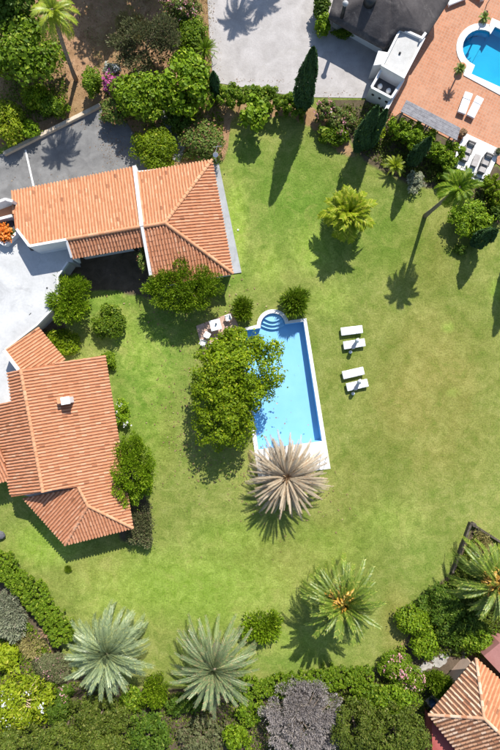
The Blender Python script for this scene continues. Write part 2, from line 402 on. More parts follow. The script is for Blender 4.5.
# ------------------------------------------------------------------ the ground
def arc(cx, cy, r, a0, a1, n):
    return [(cx + r*math.cos(math.radians(a0+(a1-a0)*i/n)), cy - r*math.sin(math.radians(a0+(a1-a0)*i/n))) for i in range(n+1)]
POOL_PX = [(303.5, 321.5), (322, 441), (258.5, 449.5), (240.5, 331)] + [(260.5, 328)] + arc(273, 325.5, 12.3, 176, 8, 14) + [(285.8, 324)]
POOL = [p.xy for p in poly(POOL_PX)]
NPOOL_PX = [(490, 35)] + arc(480.5, 48.5, 18.2, 62, 232, 12)[0:] + [(474.5, 66), (471, 74.5), (545, 108.5), (568, 61), (494.6, 27.5)]
NPOOL = [p.xy for p in poly(NPOOL_PX)]
PATIO_Z = 0.06
def gridline(parts):
    xs = []
    for a, b, st in parts: xs.append(np.arange(a, b, st))
    xs.append(np.array([parts[-1][1]])); return np.unique(np.round(np.concatenate(xs), 4))
gx = gridline([(-420, -60, 40), (-60, -30, 3), (-30, -2, 0.4), (-2, 8, 0.13), (8, 18.5, 0.4), (18.5, 29, 0.13), (29, 60, 3), (60, 420, 40)])
gy = gridline([(-420, -60, 40), (-60, -40, 3), (-40, -7.5, 0.4), (-7.5, 7, 0.13), (7, 23, 0.4), (23, 33, 0.13), (33, 42, 0.4), (42, 60, 3), (60, 420, 40)])
GX, GY = np.meshgrid(gx, gy, indexing='ij')
P2 = np.stack([GX.ravel(), GY.ravel()], 1)
PPX = np.stack([P2[:, 0]*F/H + 250, 375 - P2[:, 1]*F/H], 1)     # each vertex in photo pixels on the ground
Z = np.zeros(len(P2))
Z[inside(P2, offset_poly(POOL, 0.17))] = -2.6
Z[inside(P2, offset_poly(NPOOL, 0.22))] = -2.6
ni, nj = len(gx), len(gy)
I, J = np.meshgrid(np.arange(ni-1), np.arange(nj-1), indexing='ij')
q0 = (I*nj + J).ravel()
FQ = np.stack([q0, q0+nj, q0+nj+1, q0+1], 1)
gme = np_mesh('lawn', np.column_stack([P2, Z]), FQ, LAWN)
def gauss(lst):
    a = np.zeros(len(P2))
    for x, y, rx, ry, k in lst:
        a = np.maximum(a, k*np.exp(-(((PPX[:, 0]-x)/rx)**2 + ((PPX[:, 1]-y)/ry)**2)))
    return a
dry = gauss([(430, 390, 90, 120, 0.75), (420, 250, 60, 60, 0.7), (290, 560, 90, 45, 0.55), (150, 300, 25, 18, 0.7),
             (205, 300, 16, 12, 0.9), (100, 570, 60, 30, 0.55), (165, 420, 16, 60, 0.75), (350, 480, 40, 60, 0.45), (395, 620, 18, 40, 0.8), (232, 118, 14, 16, 0.9), (330, 530, 60, 30, 0.5)])
lush = gauss([(150, 430, 30, 60, 0.45), (120, 330, 25, 30, 0.6), (230, 540, 60, 30, 0.6), (190, 585, 130, 45, 0.8), (330, 545, 60, 30, 0.5), (45, 545, 40, 26, 0.95), (120, 600, 60, 26, 0.6), (210, 600, 80, 40, 0.7), (312, 250, 26, 30, 0.75), (268, 268, 24, 30, 0.6), (236, 225, 12, 50, 0.95),
              (448, 327, 8, 7, 0.62), (385, 520, 50, 30, 0.45), (95, 285, 40, 25, 0.6), (140, 350, 30, 30, 0.6), (330, 300, 30, 25, 0.5), (453, 392, 13, 7, 0.4), (497, 290, 10, 12, 0.8), (250, 540, 30, 25, 0.5), (300, 640, 60, 18, 0.6), (155, 380, 20, 30, 0.5)])
SOIL = [[(-80, -60), (225, -60), (215, 86), (232, 112), (226, 162), (150, 170), (120, 112), (-80, 170)],
        [(228, 100), (300, 100), (330, 118), (362, 160), (340, 153), (310, 126), (290, 116), (240, 118)],
        [(398, 650), (412, 628), (412, 640), (398, 664), (372, 676)],
        [(20, 600), (60, 660), (60, 700), (30, 690), (0, 640), (-40, 640), (-40, 600)]]
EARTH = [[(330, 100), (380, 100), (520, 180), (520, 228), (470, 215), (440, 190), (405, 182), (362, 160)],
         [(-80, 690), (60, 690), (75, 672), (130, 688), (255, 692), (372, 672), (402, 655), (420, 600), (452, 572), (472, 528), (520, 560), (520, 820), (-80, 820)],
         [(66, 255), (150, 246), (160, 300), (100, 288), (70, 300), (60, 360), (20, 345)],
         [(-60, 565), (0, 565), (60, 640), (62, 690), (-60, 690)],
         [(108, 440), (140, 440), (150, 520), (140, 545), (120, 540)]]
def mask(polys):
    r = np.zeros(len(P2))
    for p in polys: r[inside(PPX, p)] = 1
    r = r.reshape(ni, nj)
    for _ in range(2):
        r[1:-1, 1:-1] = (r[1:-1, 1:-1]*2 + r[:-2, 1:-1] + r[2:, 1:-1] + r[1:-1, :-2] + r[1:-1, 2:])/6
    return r.ravel()
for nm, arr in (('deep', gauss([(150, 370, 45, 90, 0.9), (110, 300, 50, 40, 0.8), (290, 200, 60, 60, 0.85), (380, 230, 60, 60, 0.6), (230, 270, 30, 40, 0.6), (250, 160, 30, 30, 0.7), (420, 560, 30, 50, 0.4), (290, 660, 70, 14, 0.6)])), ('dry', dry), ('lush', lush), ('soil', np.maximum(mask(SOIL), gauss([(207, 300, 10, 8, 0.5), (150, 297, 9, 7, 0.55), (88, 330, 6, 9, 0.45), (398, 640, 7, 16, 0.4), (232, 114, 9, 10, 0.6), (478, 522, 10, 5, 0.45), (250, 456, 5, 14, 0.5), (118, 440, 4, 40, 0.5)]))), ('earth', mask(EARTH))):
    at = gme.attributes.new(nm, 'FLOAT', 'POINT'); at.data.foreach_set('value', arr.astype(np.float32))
ground = obj('lawn', gme, kind='structure')

def sheet(name, pts_px, z, mat, th=0.3):
    m = MB(); P = poly(pts_px, z); m.prism([p.xy for p in P], -0.05 if z < 0.2 else 0.0, z)
    return tag(m.build(name, mat), kind='structure')
sheet('driveway', [(-40, 168), (14, 149.5), (100, 107), (124, 118), (150, 160), (140, 190), (100, 215), (-40, 222)], 0.03, DRIVE)
sheet('gravel_court', [(205, -45), (209, 30), (213, 82), (300, 97), (368, 98), (392, 66), (410, 40), (420, -45)], 0.03, GRAVEL)
sheet('garden_path', [(158, 112), (164, 108), (186, 146), (180, 162), (172, 160), (176, 148)], 0.035, CONC)
sheet('side_path', [(212.5, 162), (218.5, 162), (241.5, 272.5), (230, 274)], 0.10, CONC)
#sheet('house_walk', [(-30, 500), (6, 506), (60, 552), (70, 575), (55, 560), (20, 524), (-30, 515)], 0.02, CONC)
k = MB()
a, b = W(5, 155), W(101, 106.5)
k.wall(a, b, 0.34, 0.0, 0.34)
tag(k.build('driveway_kerb', KERB_M, bevel=0.02), kind='structure')
k = MB(); k.wall(W(25.5, 150), W(34, 188), 0.16, 0.0, 0.045); k.build('drive_joint', COPING, bpy.data.objects['driveway'])

# ------------------------------------------------------------------ swimming pools
def pool_build(name, label, inner, cop_w, zc, basin, water, depth0, depth1, zw):
    c = sum((Vector((p[0], p[1])) for p in inner), Vector((0, 0)))/len(inner)
    root = empty(name, (c.x, c.y, 0), label, 'swimming pool')
    m = MB(); n = len(inner); ys = [p[1] for p in inner]
    def dep(p): t = (max(ys)-p[1])/(max(ys)-min(ys)); return -(depth0 + (depth1-depth0)*min(1, t*1.4))
    vs = [(p[0], p[1], zc-0.02) for p in inner] + [(p[0], p[1], dep(p)) for p in inner]
    m.add(vs, [(i, (i+1) % n, n+(i+1) % n, n+i) for i in range(n)])
    m.build('basin_wall', basin, root)
    m = MB(); m.add([(p[0], p[1], dep(p)) for p in inner], [tuple(range(n))]); m.build('basin_floor', basin, root)
    m = MB(); m.add([(p[0], p[1], zw) for p in inner], [tuple(range(n))]); m.build('water', water, root)
    return root
pr = pool_build('swimming_pool', 'long blue rectangular swimming pool with round steps, white coping, on the lawn', POOL, 0.36, 0.05, BASIN_A, WATER_A, 0.85, 1.1, -0.10)
outer_px = [(306.3, 318.2), (330.5, 468.5), (258.5, 478), (236.5, 330)] + [(258, 324.5)] + arc(273, 325.5, 16.2, 178, 14, 14) + [(289.5, 320.5)]
OUT = [p.xy for p in poly(outer_px)]
ring_mesh('coping', OUT, POOL, -0.06, 0.06, COPING, pr)
for i, (y0, zz) in enumerate(((325.0, -0.66), (321.4, -0.44), (317.8, -0.22))):
    hwd = math.sqrt(max(1, 12.0**2 - (325.5-y0)**2))
    a0 = math.degrees(math.asin((325.5-y0)/12.0))
    up = arc(273, 325.5, 12.0, 180-a0, a0, 12); lowr_ = [(273+hwd-2*hwd*j/10, y0 + 3.6*math.sin(math.pi*j/10)) for j in range(1, 10)]
    m = MB(); m.prism([p.xy for p in poly(up + lowr_)], -1.05, zz); m.build('step', STEP_A, pr)
# skimmer and ladder rails
m = MB()
for dx in (0.0, 0.45):
    b_ = W(325.5, 462); x0 = b_.x + dx*0.15; y0 = b_.y + dx
    m.tube([(x0, y0, 0.05), (x0, y0, 0.75), (x0-0.12, y0, 0.86), (x0-0.38, y0, 0.80), (x0-0.5, y0, 0.5), (x0-0.5, y0, 0.05)], 0.022, 6)
hr = empty('shower_rail', W(325.5, 462), 'pair of small steel hoops at the palm end of the blue pool', 'rail')
m.build('hoop', METAL, hr, True)

npool = pool_build('swimming_pool', 'turquoise round-ended pool set in the terracotta patio, top right', NPOOL, 0.5, 0.05, BASIN_B, WATER_B, 0.8, 1.3, -0.08)
nouter_px = [(487.6, 29.6)] + arc(480.5, 48.5, 24.6, 68, 226, 12) + [(463.2, 76), (541, 118), (580, 57), (491.5, 18.8)]
NOUT = [p.xy for p in poly(nouter_px)]
ring_mesh('coping', NOUT, NPOOL, -0.06, 0.12, COPING, npool)
for i in range(3):
    m = MB(); pp = [(482.5+(x-480.5)*(0.95-0.17*i), 48.0+(y-48.5)*(0.95-0.17*i)) for x, y in arc(480.5, 48.5, 18.2, 66, 236, 12)]
    # steps of the round end
    cen = (486, 46.5)
    m.prism([p.xy for p in poly([(x*0.0+cen[0]+(x-cen[0]) , y) for x, y in pp])], -0.85, -0.72+0.18*(2-i)*0 - i*0.0 + 0.0) if i == 0 else None
    if i == 0: m.build('step', BASIN_B, npool)
patio_px = [(404, 78), (424, 40), (452, -45), (590, -45), (590, 200), (503, 168), (464, 141), (456, 143), (400, 113), (386, 124), (379, 122)]
ring_mesh('patio', [p.xy for p in poly(patio_px)], [p.xy for p in poly([(488, 30.5)] + arc(480.5, 48.5, 23.8, 68, 226, 12) + [(463.9, 75.6), (540.5, 116.8), (578.6, 57.5), (492, 19.8)])], 0.0, PATIO_Z, PAVER, kind='structure')

# ------------------------------------------------------------------ tiled roofs
class Plane:
    def __init__(s, a, b, c):
        A, B, C = W(*a), W(*b), W(*c); s.p = A; s.n = (B-A).cross(C-A).normalized()
        if s.n.z < 0: s.n = -s.n
        g = Vector((s.n.x, s.n.y, 0)); s.d = (g - s.n*g.dot(s.n)).normalized() if g.length > 1e-6 else Vector((0, -1, 0))
        s.a = s.n.cross(s.d).normalized()
    def at(s, px, py):
        o = Vector((0, 0, H)); d = W(px, py, 0) - o
        t = (s.p-o).dot(s.n)/d.dot(s.n); return o + d*t
    def z(s, x, y): return s.p.z - ((x-s.p.x)*s.n.x + (y-s.p.y)*s.n.y)/s.n.z
def roof_face(parent, pl, px_pts, deckm, tilem, sp=0.262, tl=0.42, seed=0, th=0.12):
    rr = random.Random(seed)
    P = [pl.at(*q) for q in px_pts]; n = len(P)
    m = MB(); low = [p - Vector((0, 0, th)) for p in P]
    m.add(P + low, [tuple(range(n)), tuple(range(n, 2*n))[::-1]] + [(i, (i+1) % n, n+(i+1) % n, n+i) for i in range(n)])
    deck = m.build('roof_slope', deckm, parent)
    st = [((p-pl.p).dot(pl.a), (p-pl.p).dot(pl.d)) for p in P]
    s0 = min(q[0] for q in st); s1 = max(q[0] for q in st)
    V = []; Fs = []
    prof = [math.pi*i/4 for i in range(5)]
    s = s0 + sp*0.3
    while s < s1:
        ts = []
        for i in range(n):
            (a1, t1), (a2, t2) = st[i], st[(i+1) % n]
            if (a1 > s) != (a2 > s): ts.append(t1 + (t2-t1)*(s-a1)/(a2-a1))
        ts.sort()
        for lo, hi in zip(ts[0::2], ts[1::2]):
            t = hi + 0.05; drift = rr.uniform(-0.012, 0.012)
            while t > lo + 0.12:
                t0 = max(lo, t - tl - 0.04)
                ra, rb = 0.080 + rr.uniform(-.005, .005), 0.088 + rr.uniform(-.006, .006)
                off = drift + rr.uniform(-0.012, 0.012); yaw = rr.uniform(-0.012, 0.012); lift = rr.uniform(0, 0.008)
                k = len(V)
                for (tt, r, hgt, so) in ((t0, ra, 0.0, -yaw), (t, rb, 0.014 + lift, yaw)):
                    for an in prof:
                        q = pl.p + pl.a*(s + off + so + r*math.cos(an)) + pl.d*tt + pl.n*(r*0.9*math.sin(an) + hgt - 0.005)
                        V.append(q)
                for i in range(4): Fs.append((k+i, k+i+1, k+6+i, k+5+i))
                Fs.append((k+5, k+6, k+7, k+8, k+9))
                t -= tl
        s += sp
    b = MB(); b.add(V, Fs); b.build('roof_tiles', tilem, deck, kind='stuff')
    return deck
def ridge(parent, A, B, tilem, r=0.15, tl=0.42):
    A = Vector(A); B = Vector(B); d = (B-A); Ln = d.length; d.normalize()
    sd_ = d.cross(Vector((0, 0, 1))).normalized(); up = sd_.cross(d).normalized()
    m = MB(); k = max(1, int(Ln/tl))
    for i in range(k):
        a = A + d*(Ln*i/k - 0.02); b = A + d*(Ln*(i+1)/k + 0.02)
        V = []
        for q, rr_, h in ((a, r*0.9, 0.0), (b, r*1.05, 0.02)):
            for j in range(6):
                an = math.pi*j/5; V.append(q + sd_*rr_*math.cos(an) + up*(rr_*0.9*math.sin(an) + h + 0.02))
        m.add(V, [(j, j+1, 7+j, 6+j) for j in range(5)] + [tuple(range(6)), tuple(range(6, 12))[::-1]])
    return m.build('ridge_caps', tilem, parent, kind='stuff')
def walls(parent, xy, tops, mat, holes=True):
    m = MB(); m.prism(xy, 0.0, tops); return m.build('wall', mat, parent)
def window(parent, p, dirv, w, h, z, door=False):
    """p: xy point on wall face, dirv: outward unit"""
    an = math.atan2(dirv.y, dirv.x)
    m = MB(); m.box((p.x + dirv.x*0.02, p.y + dirv.y*0.02, z), (0.10, w, h), an)
    f = m.build('door' if door else 'window', STUCCO if not door else WOODDOOR, parent)
    m = MB(); m.box((p.x + dirv.x*0.06, p.y + dirv.y*0.06, z), (0.05, w-0.16, h-0.16), an); m.build('pane', WINGLASS, f)
    m = MB(); m.box((p.x + dirv.x*0.085, p.y + dirv.y*0.085, z), (0.03, 0.06, h-0.16), an); m.build('mullion', STUCCO, f)

# ---- upper villa
va = empty('villa', W(130, 215, 0), 'villa with orange tiled hipped roof above the shady garden, left of the lawn', 'house')
pN = Plane((11, 191, 2.4), (134, 167, 2.4), (97, 234, 3.95))
zR = lambda q: pN.at(*q)
RL, RM, RA = zR((30, 246)), zR((66.5, 239.5)), zR((141.5, 226.5))
roof_face(va, pN, [(11, 191.5), (133.5, 167), (141.5, 226.5), (66.5, 239.8), (30, 246.3), (16.5, 230), (15, 229)], DECK_A, TILE_A, seed=1)
pS = Plane((67, 240, 3.93), (141.5, 226.6, 3.96), (110, 252, 3.2))
roof_face(va, pS, [(67, 240), (141.5, 226.6), (147, 245.5), (72, 258.5)], DECK_A, TILE_B, seed=2)
ridge(va, RM, RA, TILE_A)
pN2 = Plane((137, 172.5, 2.4), (212, 160, 2.4), (165, 223, 3.95))
pE = Plane((212, 160, 2.4), (233, 273, 2.4), (165, 223, 3.95))
pS2 = Plane((233, 273.5, 2.4), (152, 287, 2.4), (165, 223, 3.95))
roof_face(va, pN2, [(137, 172.5), (212, 160), (165, 223), (143, 226.8)], DECK_A, TILE_A, seed=3)
roof_face(va, pE, [(212, 160), (233, 273.5), (165, 223)], DECK_A, TILE_B, seed=4)
roof_face(va, pS2, [(233, 273.5), (152.5, 287), (143, 226.8), (165, 223)], DECK_A, TILE_B, seed=5)
apex = pN2.at(165, 223)
ridge(va, pN2.at(212, 160), apex, TILE_A); ridge(va, pE.at(233, 273.5), apex, TILE_A); ridge(va, pN2.at(143, 226.8), apex, TILE_A)
def strip(name, parent, pts, w, h0, h1, mat):
    """verge wall following points (Vector) with top h1 above and bottom h0 below them"""
    m = MB()
    for A, B in zip(pts[:-1], pts[1:]):
        d = (B-A); d.z = 0; d.normalize(); q = Vector((-d.y, d.x, 0))*w/2
        vs_ = [A+q, A-q, B-q, B+q]
        m.add([v - Vector((0, 0, h0)) for v in vs_] + [v + Vector((0, 0, h1)) for v in vs_], [(3,2,1,0), (4,5,6,7), (0,1,5,4), (1,2,6,5), (2,3,7,6), (3,0,4,7)])
    return m.build(name, mat, parent)
strip('verge_wall', va, [pN.at(134.7, 166.5), pN.at(142, 226.6), pS.at(150.5, 272) if False else pN2.at(142.2, 227)], 0.30, 0.5, 0.20, STUCCO)
strip('verge_wall', va, [pS2.at(142.4, 227.5), pS2.at(151, 276)], 0.24, 0.5, 0.22, STUCCO)
strip('verge_wall', va, [pN.at(17, 229.3), pN.at(29.8, 246.4), pN.at(66.6, 239.8)], 0.20, 2.2, 0.14, STUCCO)
strip('verge_wall', va, [pS.at(66.6, 240), pS.at(72, 258)], 0.18, 2.0, 0.14, STUCCO)
# house body, set in from the eaves
body = [pN.at(14, 193.5), pN.at(133, 170), pN2.at(210, 163), pE.at(230, 270), pS2.at(156, 282), pS2.at(146, 243), pS.at(141, 237), pS.at(71.5, 249.5), pN.at(67.5, 241.5), pN.at(31, 248), pN.at(18, 231), pN.at(16, 229)]
zt = [2.3, 2.3, 2.3, 2.3, 2.3, 2.9, 3.1, 3.1, 3.5, 3.6, 3.2, 3.1]
m = MB(); ctr = va.location
m.prism([p.xy for p in body], 0.0, 2.25); m.build('wall', STUCCO, va)
m = MB(); m.prism([pS.at(76, 243).xy, pS.at(139, 231).xy, pS.at(141, 237).xy, pS.at(73, 249.5).xy], 2.25, [3.66, 3.68, 3.4, 3.4]); m.build('upper_wall', STUCCO, va)
dS = Vector((0.16, -0.987)).normalized()
for q in ((92, 246), (112, 242.3)):
    p = pS.at(*q); window(va, p.xy, dS, 1.3, 1.2, 1.5)
p = pS.at(131, 238.9); window(va, p.xy, dS, 1.0, 2.05, 1.04, True)
dE = Vector((0.983, 0.183)).normalized()
for q in ((213.9, 182), (219, 210), (225, 243)):
    p = pE.at(*q); window(va, p.xy, dE, 1.4, 1.3, 1.35)
dN = Vector((-0.19, 0.98)).normalized()
for q in ((40, 188.6), (90, 178.8)):
    p = pN.at(*q); window(va, p.xy, dN, 1.2, 1.1, 1.4)

# ---- flat roof terrace between the villas
tz = 2.0
terr_px = [(-45, 205), (8, 205), (20, 236), (31, 251), (68, 244), (73, 262), (67.6, 262), (57.7, 276), (57.7, 303), (36.5, 325), (4.5, 349.5), (22, 374), (14, 404), (-45, 410)]
m = MB(); m.prism([p.xy for p in poly(terr_px, tz)], 0.0, tz)
terr = tag(m.build('roof_terrace', TERR_M), kind='structure')
strip('terrace_edge', terr, [W(67.6, 262, tz), W(57.9, 276, tz), W(57.9, 303, tz), W(36.7, 325, tz), W(4.8, 349.5, tz)], 0.14, 0.3, 0.05, STUCCO)
m = MB(); m.lathe(W(47, 288, tz+0.0), [(0.07, 0), (0.07, 0.04)], 10); m.build('drain', BLACKM, terr)
m = MB(); m.wall(W(29, 315, tz), W(31, 313, tz), 0.04, tz, tz+0.03); m.build('drain_slot', BLACKM, terr)
# walled planter at the villa's left end
pw = empty('walled_planter', W(4, 225, tz), 'white walled planter with terracotta coping at the left end of the upper villa', 'planter')
for A, B, h in (((-14, 206), (5, 199), 1.55), ((5, 199), (12.5, 201), 1.55), ((-14, 232), (4, 244.5), 0.6), ((4, 244.5), (17, 232), 0.6), ((-14, 222), (11.5, 215.5), 1.0)):
    m = MB(); m.wall(W(*A, tz+h), W(*B, tz+h), 0.22, tz, tz+h); m.build('planter_wall', STUCCO, pw)
m = MB(); m.prism([p.xy for p in poly([(-14, 208), (5, 202), (11, 203), (11.5, 213), (-14, 219)], tz+0.5)], tz, tz+0.35); m.build('tile_coping', TILE_B, pw)
m = MB(); m.prism([p.xy for p in poly([(-14, 224), (11.5, 218), (15, 231), (4, 241), (-14, 230)], tz+0.3)], tz, tz+0.3); m.build('soil_bed', DARKFLOOR, pw)

# ---- lower villa
vb = empty('villa', W(70, 440, 0), 'villa with long red-orange tiled roof and white chimney, lower left', 'house')
bE = Plane((105, 355, 2.5), (120, 450, 2.5), (32, 430, 4.25))
bW = Plane((21, 370, 4.25), (43, 492, 4.25), (11.5, 497, 2.55))
r0, r1 = bE.at(20.6, 369.5), bE.at(43, 492)
roof_face(vb, bE, [(20.6, 369.5), (105, 355), (133, 528), (88, 506), (78, 486.8), (43, 492)], DECK_A, TILE_B, seed=6)
bW = Plane((20.6, 369.5, r0.z), (43, 492, r1.z), (11, 497, 2.6))
roof_face(vb, bW, [(20.6, 369.5), (7.5, 373), (11.5, 402), (-8, 406), (11, 497), (43, 492)], DECK_A, TILE_B, seed=7)
w1 = bE.at(78, 486.8); w2 = bE.at(88, 506); eC = bE.at(133, 528)
sP = Plane((88, 506, w2.z), (133, 528, eC.z), (65, 545, 2.45))
wP = Plane((78, 486.8, w1.z), (88, 506, w2.z), (65, 545, 2.45))
roof_face(vb, sP, [(88, 506), (133, 528), (65, 545)], DECK_A, TILE_B, seed=8)
roof_face(vb, wP, [(78, 487.6), (88, 506), (65, 545), (23, 498.2)], DECK_A, TILE_B, seed=9)
ridge(vb, r0, r1, TILE_A); ridge(vb, w1, w2, TILE_A, 0.13); ridge(vb, eC, w2, TILE_A, 0.13); ridge(vb, sP.at(65, 545), w2, TILE_B, 0.13)
nP = Plane((38, 327, 2.45), (65, 359.5, 2.45), (12, 360, 3.55))
roof_face(vb, nP, [(38, 327), (65, 359.5), (62, 362), (20, 370), (5, 350)], DECK_A, TILE_A, seed=10)
strip('verge_wall', vb, [nP.at(4.2, 350.5), nP.at(18.8, 370)], 0.26, 1.2, 0.12, STUCCO)
lP = Plane((-12, 452, 3.2), (0, 448, 3.2), (8, 478, 2.6))
roof_face(vb, lP, [(-25, 455), (0, 448), (9, 480), (-22, 488)], DECK_A, TILE_B, seed=11)
def low(pl, q, d=0.14): v = pl.at(*q); return v
pts = [(24, 372), (96, 361), (123, 519), (67, 534), (27, 497.5), (13.5, 494), (-4, 408), (14, 400), (11, 375)]
m = MB(); m.prism([bE.at(*q).xy if i in (0, 1, 2) else W(q[0], q[1], 2.6).xy for i, q in enumerate(pts)], 0.0, 2.22); m.build('wall', STUCCO, vb)
g0 = [W(14, 494.5, 2.4).xy, bW.at(42.5, 489.5).xy, bE.at(76, 485).xy]
def gable(parent, A, B, C, th):
    """triangle wall: A and C at the feet, B the peak (Vectors)"""
    n = (C-A).cross(Vector((0, 0, 1))).normalized()*th
    vs_ = [A, B, C, A-n, B-n, C-n]
    mm = MB(); mm.add(vs_, [(0,1,2), (5,4,3), (0,3,4,1), (1,4,5,2), (2,5,3,0)]); return mm.build('gable', STUCCO, parent)
A_, B_, C_ = bW.at(13, 494.2), bE.at(42.8, 489.8), bE.at(78.5, 484.5)
for v in (A_, B_, C_): v.z -= 0.16
C2 = C_.copy(); C2.z = A_.z; C3 = C_
mm = MB(); nn = Vector((0.16, 0.98, 0))*0.25
mm.add([A_, B_, C3, C2, A_+nn, B_+nn, C3+nn, C2+nn], [(0,1,2,3), (7,6,5,4), (0,4,5,1), (1,5,6,2), (2,6,7,3), (3,7,4,0)]); mm.build('gable', STUCCO, vb)
for q in ((107.5, 392), (113, 425)):
    p = bE.at(q[0]-5.3, q[1]); window(vb, Vector((p.x-0.16, p.y)), Vector((0.985, 0.17)), 1.4, 1.2, 1.35)
for q in ((85, 529.7), (107, 523.6)):
    p = W(q[0], q[1], 2.6); window(vb, Vector((p.x, p.y-0.02)), Vector((0.19, -0.98)).normalized(), 1.2, 1.1, 1.35)
# chimney
cp = bE.at(66, 401)
m = MB(); m.box((cp.x+0.28, cp.y+0.08, cp.z+0.35), (0.62, 0.5, 1.1), 0.17); ch = m.build('chimney', STUCCO, vb, bevel=0.015)
m = MB(); m.box((cp.x-0.22, cp.y+0.12, cp.z+0.28), (0.42, 0.5, 0.8), 0.17); m.box((cp.x-0.22, cp.y+0.12, cp.z+0.74), (0.5, 0.58, 0.08), 0.17, 0.35); m.build('chimney_cowl', TILE_A, ch)
m = MB(); m.box((cp.x+0.28, cp.y+0.08, cp.z+0.93), (0.74, 0.62, 0.07), 0.17); m.build('chimney_cap', STUCCO, ch)

# ---- neighbour's house, lower right corner
vd = empty('villa', W(490, 720, 0), 'neighbouring house with weathered hipped tile roof in the bottom right corner', 'house')
dz, da = 3.0, 4.6
dNW = Plane((428.5, 714.5, dz), (476, 658, dz), (484, 718, da))
dE_ = Plane((476, 658, dz), (530, 706, dz), (484, 718, da))
dS_ = Plane((428.5, 714.5, dz), (470, 768, dz), (484, 718, da))
roof_face(vd, dNW, [(428.5, 714.5), (476, 658), (484, 718)], DECK_D, TILE_D, 0.36, seed=12)
roof_face(vd, dE_, [(476, 658), (540, 715), (520, 752), (484, 718)], DECK_A, TILE_A, 0.36, seed=13)
roof_face(vd, dS_, [(428.5, 714.5), (484, 718), (525, 762), (490, 793)], DECK_D, TILE_D, 0.36, seed=14)
ap = dNW.at(484, 718)
ridge(vd, dNW.at(476, 658), ap, TILE_D, 0.14); ridge(vd, dNW.at(428.5, 714.5), ap, TILE_D, 0.14); ridge(vd, ap, dE_.at(524, 757), TILE_D, 0.14)
m = MB(); m.prism([p.xy for p in poly([(445, 715), (480, 675), (530, 715), (490, 785)], dz)], 0, dz-0.2); m.build('wall', surf('cream_wall', (0.5, 0.36, 0.27), (0.58, 0.43, 0.33), 1, 0.9), vd)
m = MB(); m.prism([p.xy for p in poly([(432, 722), (433, 800), (490, 800), (462, 750), (444, 733)], 1.9)], 0, 1.9); m.build('annexe_roof', REDFLAT, vd)
m = MB(); m.prism([p.xy for p in poly([(484, 656), (500, 643), (560, 660), (560, 720), (520, 694)], 2.2)], 0, 2.2); m.build('annexe_roof', PINKFLAT, vd)

# ---- neighbour's house at the top with dark conical roof
vc = empty('villa', W(385, 10, 0), 'white house with dark grey felt roof beside the gravel court, top right', 'house')
eav = [(328.5, 17), (384, 48.5), (400.5, 28.5), (427, 36), (450, 0), (446, -55), (350, -60)]
ez, az_ = 2.1, 4.0
AP = W(392, -12, az_)
bm = bmesh.new(); E = [W(q[0], q[1], ez + (0.75 if i == 2 else 0.1 if i == 3 else 0)) for i, q in enumerate(eav)]; rr = random.Random(4)
cols = []
N = 10
ringv = []
per = []
for i in range(len(E)):
    for j in range(8): per.append(E[i].lerp(E[(i+1) % len(E)], j/8.0))
for k in range(N+1):
    t = k/N; row = []
    for j, e in enumerate(per):
        p = e.lerp(AP, t*0.97); p.z += 0.35*math.sin(math.pi*t)*0.6 + rr.uniform(-.03, .03) + (0.10*(1-t) if j % 8 == 0 and j not in (16, 24) else 0)
        row.append(bm.verts.new(p - Vector(vc.location)))
    ringv.append(row)
for k in range(N):
    for j in range(len(per)): bm.faces.new((ringv[k][j], ringv[k][(j+1) % len(per)], ringv[k+1][(j+1) % len(per)], ringv[k+1][j]))
bm.faces.new(ringv[-1])
lowr = [bm.verts.new(v.co - Vector((0, 0, 0.28))) for v in ringv[0]]
for j in range(len(per)): bm.faces.new((lowr[j], lowr[(j+1) % len(per)], ringv[0][(j+1) % len(per)], ringv[0][j]))
bmesh.ops.recalc_face_normals(bm, faces=bm.faces)
me = bpy.data.meshes.new('roof'); bm.to_mesh(me); bm.free(); me.materials.append(THATCH)
me.polygons.foreach_set('use_smooth', [True]*len(me.polygons))
croof = obj('roof', me, vc)
m = MB(); m.prism([p.xy for p in poly([(336, 10), (386.5, 39), (399, 27), (424, 32), (445, 0), (442, -50), (354, -55)], ez)], 0, ez-0.2); m.build('wall', STUCCO, vc)
for t in (0.25, 0.55, 0.8):
    A = W(336, 10, ez); B = W(386.5, 39, ez); p = A.lerp(B, t); window(vc, p.xy, Vector((-0.49, -0.87)).normalized(), 1.0, 0.8, 1.1)
m = MB(); f0 = W(343, 13, 2.8); m.tube([f0 - Vector((0, 0, 0.8)), f0 + Vector((0, 0, 1.0))], 0.16, 10); fl = m.build('flue', BLACKM, croof, True)
m = MB(); m.lathe(f0 + Vector((0, 0, 1.0)), [(0.22, 0), (0.26, 0.12), (0.05, 0.28)], 10); m.build('flue_cap', METAL, croof, True)
f1 = W(371, -2, 3.7); m = MB(); m.lathe(f1 - Vector((0, 0, 0.5)), [(0.55, 0), (0.5, 0.45), (0.2, 0.7)], 14); m.build('roof_vent', BLACKM, croof, True)
